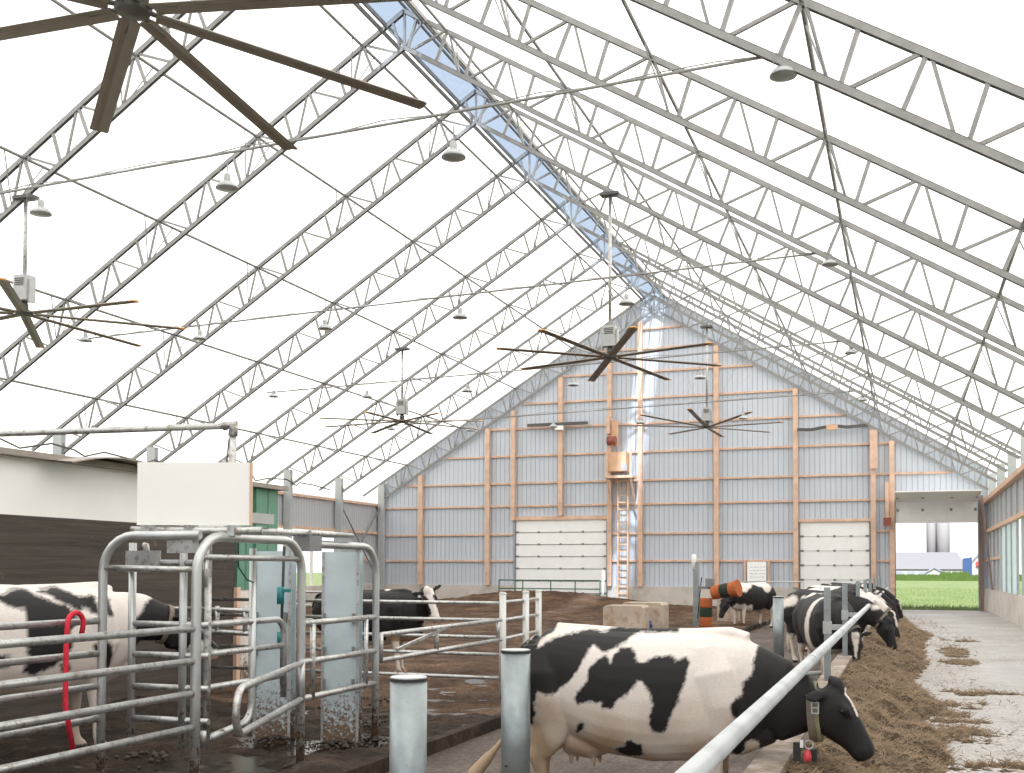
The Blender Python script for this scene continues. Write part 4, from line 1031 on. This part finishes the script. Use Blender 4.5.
PA = [(-.848,1.172),(-.799,1.297),(-.75,1.375),(-.70,1.50),(-.62,1.50),(-.591,1.386),(-.628,1.347),(-.677,1.308),(-.677,1.269),(-.636,1.278),(-.596,1.302),(-.523,1.35),(-.428,1.38),(-.333,1.39),(-.223,1.395),(-.1,1.42),(.021,1.42),(.016,1.391),(-.007,1.339),(-.068,1.3),(-.145,1.261),(-.207,1.266),(-.254,1.292),(-.301,1.234),(-.348,1.142),(-.411,1.049),(-.475,.986),(-.531,.941),(-.603,.958),(-.652,.979),(-.659,.81),(-.70,.717),(-1.0,.708),(-1.0,1.2)]
PB = [(-.371,.944),(-.332,.984),(-.269,1.054),(-.254,1.145),(-.207,1.221),(-.16,1.235),(-.13,1.209),(-.106,1.179),(-.091,1.24),(-.045,1.293),(.024,1.295),(.07,1.252),(.092,1.2),(.145,1.202),(.19,1.233),(.295,1.243),(.354,1.208),(.398,1.246),(.435,1.203),(.428,1.123),(.398,1.005),(.354,.901),(.294,.767),(.227,.712),(.19,.732),(.175,.805),(.205,.909),(.19,.997),(.145,1.039),(.1,1.075),(.054,1.021),(.016,.975),(-.037,.943),(-.075,.875),(-.153,.879),(-.176,.915),(-.254,.904),(-.293,.888),(-.356,.892)]
PC = [(-.392,.694),(-.363,.749),(-.308,.763),(-.319,.721),(-.371,.685)]
PD = [(-.101,.598),(-.022,.61),(-.014,.648),(.039,.662),(.054,.637),(.1,.647),(.1,.551),(.054,.533),(-.037,.535),(-.083,.562)]
PE = [(.903,1.60),(.903,1.371),(.852,1.31),(.844,1.22),(.829,1.145),(.792,1.084),(.777,1.008),(.717,.946),(.709,.885),(.724,.856),(.717,.78),(.739,.737),(.686,.659),(.664,.605),(.701,.562),(.746,.602),(.805,.695),(.85,.683),(.864,.639),(.835,.578),(.879,.551),(.937,.614),(1.039,.60),(1.268,.4),(1.815,.2),(1.9,1.6)]
def hero_coat(p):
    if p.x < -.80 and p.z > .86: return True
    if p.y < .06 or p.z > 1.36:
        for P_ in (PA, PB, PC, PD, PE):
            if inpoly(p.x, p.z, P_): return True
        if .0 < p.x < .30 and p.z > 1.385 and abs(p.y) < .09: return True
        return False
    if inpoly(p.x, p.z, PE) or inpoly(p.x, p.z, PA): return True
    return noise.noise(Vector((p.x*2.2, 4, p.z*2.2))) > .12 and p.z > .7
def hero_face(th, uh, sh):
    if abs(sh) < .05-.01 and uh > .09 and .03 < th < .22: return False
    return True
cow, hc, hd, hu, sd_ = make_cow('cow', 'large black and white cow eating, nearest to the camera behind the long rail', (-1.75, 7.42, -.1), radians(-2), hero_coat, scale=.98, poll=(1.338,-.02,1.085), hd=(.60,-.04,-.80), hup=(.8,0,.6), neck_mid=(1.05,-.01,.915), nr=.25, hs=.92, voxel=.0105, face=hero_face, collar=False,
    tail=[(-.74,0,1.32),(-.86,0,1.24),(-.89,0,1.05),(-.88,-.0,.85),(-.93,-.04,.66),(-1.04,-.08,.52)], ear_drop=.75, legs={'d': (.0,.05,-.12,.05)}, dirty=1.0)
cow['label'] = 'large black and white cow eating, nearest to the camera behind the long rail'
def band(mbf, c0, d, ry, rz, wd, th_=.008, n=40, a0=0, a1=2*pi):
    sd = Vector((0,0,1)).cross(d).normalized(); uu = d.cross(sd).normalized(); vs = []
    for rr, off in ((0,-wd/2),(th_,-wd/2),(th_,wd/2),(0,wd/2)):
        for j in range(n):
            t = a0+(a1-a0)*j/n; vs.append(c0+d*off+sd*cos(t)*(ry+rr)+uu*sin(t)*(rz+rr))
    return mbf.add(vs, [(a_*n+j, a_*n+(j+1)%n, ((a_+1)%4)*n+(j+1)%n, ((a_+1)%4)*n+j) for a_ in range(4) for j in range(n)])
dn = Vector((1,0,.05)).normalized()
Lc = dict(local=True)
c0 = Vector((1.205,-.01,.885))
cl = band(MB(), c0, dn, .122, .196, .050).build('collar', M['leather'], cow, **Lc)
cl2 = band(MB(), c0+Vector((.035,0,.0)), Vector((.99,0,.10)).normalized(), .118, .192, .026).build('neck_strap', M['olive'], cow, **Lc)
bk = MB(); bx0 = c0+Vector((.03,-.135,.04))
for z0, z1, x0, x1 in ((-.04,.04,-.025,-.017),(-.04,.04,.017,.025),(.032,.04,-.025,.025),(-.04,-.032,-.025,.025),(-.004,.004,-.025,.025)):
    bk.box(bx0.x+x0, bx0.x+x1, bx0.y-.006, bx0.y+.004, bx0.z+z0, bx0.z+z1)
bk.build('buckle', M['rail'], cl, **Lc)
kx = c0+Vector((-.02,-.05,-.215))
MB().tube([kx+Vector((.028*cos(t*pi/8),0,.028*sin(t*pi/8))) for t in range(17)], .005, 6).build('ring', M['rail'], cl, **Lc)
MB().box(kx.x-.10, kx.x-.055, kx.y-.02, kx.y+.03, kx.z-.11, kx.z+.01).build('transponder', M['black'], cl, **Lc)
MB().box(kx.x+.01, kx.x+.05, kx.y-.0, kx.y+.05, kx.z-.11, kx.z-.03).build('transponder', M['black'], cl, **Lc)
m = MB(); m.lathe([(.006,-.045),(.024,-.035),(.026,-.01),(.020,.02),(.01,.035)], kx+Vector((-.005,-.03,-.065)), 14).build('red_tag', M['redtag'], cl, smooth=True, **Lc)
MB().box(kx.x-.055, kx.x-.035, kx.y-.02, kx.y, kx.z-.02, kx.z+.03).build('white_clip', M['whitetag'], cl, **Lc)

# left cow behind the gates
LP = [[(-1.2,1.6),(-.9,1.45),(-.35,1.28),(-.229,1.331),(-.106,1.372),(0,1.382),(.087,1.326),(.207,1.27),(.274,1.246),(.354,1.167),(.388,1.121),(.299,1.046),(.312,.935),(.28,.87),(.182,.765),(.01,.689),(-.064,.737),(-.024,.864),(-.057,.951),(-.04,1.231),(-.124,1.233),(-.208,1.277),(-.5,1.20),(-.8,1.05),(-1.2,1.0)],
 [(.086,1.37),(.283,1.385),(.42,1.311),(.535,1.332),(.572,1.161),(.49,1.197),(.421,1.232),(.376,1.188),(.274,1.257),(.196,1.314)],
 [(.605,1.326),(.695,1.307),(.69,1.146),(.619,1.148)], [(.494,.927),(.646,.942),(.688,.804),(.665,.418),(.595,.378),(.614,.694),(.507,.858)],
 [(.873,1.049),(1.0,1.15),(1.05,1.25),(1.6,1.5),(1.96,1.112),(1.857,.118),(1.152,.719),(.901,.734)], [(-.304,.878),(-.16,.871),(-.169,.775),(-.302,.773)], [(.215,.785),(.292,.792),(.315,.713),(.227,.707)]]
def left_coat(p):
    if p.y < .05:
        return any(inpoly(p.x, p.z, P_) for P_ in LP)
    return noise.noise(Vector((p.x*2, 8, p.z*2))) > .0 and p.z > .6
make_cow('cow', 'black and white cow standing behind the gates in front of the dark plank wall', (-7.27, 7.45, .02), atan2(.906, .42), left_coat,
    (1.36,-.03,1.16), (.78,-.15,-.55), voxel=.017, scale=1.08, face=lambda t,u,s: False if t > .22 and u < .03 else (False if abs(s) < .03 and u > .05 else True), collar=True, neck_mid=(1.06,-.01,1.12), dirty=.55, ear_drop=-.1)
# black cow looking at the camera
def black_coat(p):
    if p.z < .58 and not (p.z < .12 and p.x > .4): return False
    if p.z < .68 and p.x > .45: return (.30,.2,.13)
    if (p.x-.38)**2+(p.y+.02)**2 < .003 and p.z > 1.3: return False
    if p.x < -.9 and p.z < 1.0: return False
    return True
def blaze(th, uh, sh):
    if th > .38: return False
    if uh > .02 and abs(sh-.012) < .05+.05*max(0, th-.1)+(.03 if th < .08 else 0): return False
    return True
c2, hc2, hd2, hu2, sd2 = make_cow('cow', 'black cow with a white blaze looking back from behind the pipe fence', (-8.10, 15.6, .0), radians(6), black_coat,
    (1.13,-.27,1.44), (.36,-.22,-.90), hup=(.28,-.93,.1), neck_mid=(.98,-.05,1.16), nr=.225, scale=.97, voxel=.02, face=blaze, dirty=.5, ear_drop=.15)
MB().box(-.02,.02,-.01,.01,-.03,.03)
tg = hc2+sd2*(.13)*(-1)-hu2*.0
MB().box(tg.x-.03, tg.x+.02, tg.y-.03, tg.y-.02, tg.z-.04, tg.z+.03).build('ear_tag', M['whitetag'], c2, local=True)
# distant standing cow, seen from the front quarter with its head down
def noise_coat(seed, thr, stripe=None, legz=.55):
    def f(p):
        if p.z < legz: return False
        if stripe and stripe(p): return False
        return noise.noise(Vector((p.x*1.9+seed, p.y*1.2, p.z*1.9+seed*2)))+.25*noise.noise(Vector((p.x*5+seed, p.y*4, p.z*5))) > thr
    return f
low = dict(poll=(1.42,.12,.92), hd=(.40,.0,-.92), hup=(.9,0,.4), neck_mid=(1.10,.04,1.0))
make_cow('cow', 'distant black and white cow beside the orange brushes, head down', (-4.50, 34.6, -.1), radians(236), noise_coat(3.3, -.08), voxel=.028, collar=False, **low, face=lambda t,u,s: True, dirty=.3)
# the row eating at the feed kerb
def stripeA(p): return (.10+(1.35-p.z)*-.18 < p.x-.16 < .26+(1.35-p.z)*-.12 and p.z > .6) or (p.x < -.35 and p.x > -.62 and p.z > 1.36 and abs(p.y) < .2)
def starface(th, uh, sh):
    if uh > .05 and abs(sh) < .055-.16*max(0, th-.05) and -.02 < th < .36: return False
    return True
make_cow('cow', 'white belted black cow with forehead star, first of the eating row beyond the near cow', (-1.20, 17.8, -.1), radians(-70), lambda p: False if p.z < .60 or stripeA(p) else True,
    (1.28,.08,.90), (.28,-.05,-.95), hup=(.95,-.1,.3), neck_mid=(1.03,.03,1.0), voxel=.02, face=starface, dirty=.5, ear_drop=0)
rows = [((-1.48, 21.7, -.1), -38, 5.1, -.55, 'dark faced cow, second of the eating row, next beyond the white belted cow'),
        ((-1.52, 24.9, -.1), -32, 7.7, .02, 'black and white cow, third of the eating row counted from the white belted cow'),
        ((-1.66, 28.3, -.1), -25, 9.4, .15, 'cow fourth in the eating row counted from the white belted cow'),
        ((-1.66, 31.9, -.1), -22, 2.2, -.15, 'cow last but one in the eating row toward the open doorway'),
        ((-1.60, 35.5, -.1), -18, 6.3, -.25, 'farthest cow of the feeding row, head nearest the open doorway')]
for loc, yaw, seed, thr, lab in rows:
    make_cow('cow', lab, loc, radians(yaw), noise_coat(seed, thr), voxel=.026, face=(lambda t,u,s: True) if seed in (5.1, 9.4, 2.2) else (lambda t,u,s: not (abs(s) < .03 and u > .05 and t < .3)), collar=seed in (5.1, 7.7), dirty=.4, **low)

# ------------------------------------------------------------------ hay
EDGE = [(1,.35),(7,.35),(9.9,.30),(11.3,.42),(13.1,.22),(14.3,.50),(16.2,.30),(17.5,.10),(20.6,.36),(26.7,.38),(30.5,.70),(33,.30),(38,.10),(46.5,-.25)]
def edge(y):
    for (a, b), (c, d) in zip(EDGE, EDGE[1:]):
        if a <= y <= c: return b+(d-b)*(y-a)/(c-a)
    return EDGE[0][1] if y < 1 else EDGE[-1][1]
def hay_z(x, y):
    e = edge(y)+.16*N2(y, 0, 1.1, 2)+.07*N2(x, y, 4, 3)
    x0 = -.72; t = (x-x0)/max(.2, e-x0)
    if t < 0: return .0
    h = .46*(1-min(1, t)**1.4)*(.86+.25*N2(x, y, .9, 7)) if t < 1 else 0
    if t < 1.02: h += (.085*N2(x, y, 2.6, 1)+.03*N2(x, y, 8, 4))*min(1, (1.02-t)*5)
    h *= 1 if y < 42 else max(.15, (46.5-y)/4.5)
    return h-.012
# thin drifts of hay on the alley
DR = [(.95,16.3,.42,.35),(.62,14.8,.35,.4),(1.2,28.5,.55,.45),(.98,24.6,.30,1.5),(.95,21.5,.35,.7),(.55,12.4,.35,.9),(.72,10.2,.5,.35),(.5,13.6,.3,.5),(1.15,9.6,.5,.2)]
def drift(x, y):
    d = -9
    for cx, cy_, rx, ry in DR:
        d = max(d, 1-((x-cx)/rx)**2-((y-cy_)/ry)**2)
    return d
def total(x, y):
    d = drift(x, y)
    z = hay_z(x, y)
    if d > -1.2:
        d2 = d*.8+1.9*N2(x*.6, y*1.3, 2.6, 12)+1.0*N2(x, y, 8, 3)-.25
        if d2 > 0: z = max(z, -.012+.028*min(1, d2*1.2))
    return z
b = MB()
ys = []; y = 2.0
while y < 46.6: ys.append(y); y += .028+y*.0022
nx = 90
for y in ys:
    for i in range(nx+1):
        x = -.715+(2.0+.715)*i/nx; b.v.append((x, y, total(x, y)))
for j in range(len(ys)-1):
    for i in range(nx):
        q = (j*(nx+1)+i, j*(nx+1)+i+1, (j+1)*(nx+1)+i+1, (j+1)*(nx+1)+i)
        if max(b.v[k][2] for k in q) > -.008: b.f.append(q)
tag(b.build('hay_heap', M['hay'], smooth=True), 'long low heap of brown chopped hay along the feed kerb', 'hay', kind='stuff')
rs = random.Random(11); b = MB()
cnt = 0
while cnt < 42000:
    y = 6.0+38*rs.random()**2.2; x = rs.uniform(-.72, 1.7)
    z = total(x, y)
    if z < .0 and (rs.random() > .02 or x > edge(y)+.9): continue
    cnt += 1
    a = rs.uniform(0, pi); l = rs.uniform(.02, .075)*(1+y*.02); tl = rs.uniform(-.5, .6); r = rs.uniform(.0012, .0026)*(1+y*.05)
    d = Vector((cos(a)*cos(tl), sin(a)*cos(tl), sin(tl)))*l
    p = Vector((x, y, max(z, 0)+.004)); q = p+d+Vector((0,0,.008)); s_ = Vector((-sin(a), cos(a), 0))*r; u_ = Vector((0,0,r*1.6))
    b.add([p-s_, p+s_, p+u_, q-s_, q+s_, q+u_], [(0,1,4,3),(1,2,5,4),(2,0,3,5)])
tag(b.build('hay_stalks', M['straw']), 'loose stalks of hay lying on the brown heap', 'hay', kind='stuff')
# lumps of mud round the posts
b = MB(); rm = random.Random(5)
def lump(cx, cy_, R_, n):
    for _ in range(n):
        a = rm.uniform(0, 2*pi); r = R_*rm.random()**.7; x, y = cx+r*cos(a), cy_+r*sin(a); s = rm.uniform(.012, .036)*(1.2-r/R_)
        z = max(0, .07*(1-r/R_)); vs = []
        for k in range(4):
            for j in range(7):
                t = 2*pi*j/7; rr = s*sin(pi*(k+.5)/4)*(1+.3*rm.uniform(-1,1)); vs.append((x+rr*cos(t), y+rr*sin(t), z+s*.7*cos(pi*(k+.5)/4)+.01))
        b.add(vs, [(k*7+j, k*7+(j+1)%7, (k+1)*7+(j+1)%7, (k+1)*7+j) for k in range(3) for j in range(7)]+[tuple(range(7)), tuple(range(27, 20, -1))])
for c in ((-5.0,9.1,.38,170),(-4.78,9.4,.3,110),(-5.7,9.1,.4,120),(-4.74,7.96,.22,60),(-4.75,6.55,.2,50),(-5.3,11,.5,60),(-6.2,7.8,.7,60),(-5.2,10.4,.6,50),(-6.5,12.2,.8,60)): lump(*c)
tag(b.build('mud_clods', M['mudlump'], smooth=True), 'dark clods of mud round the feet of the pen posts', 'mud', kind='stuff')
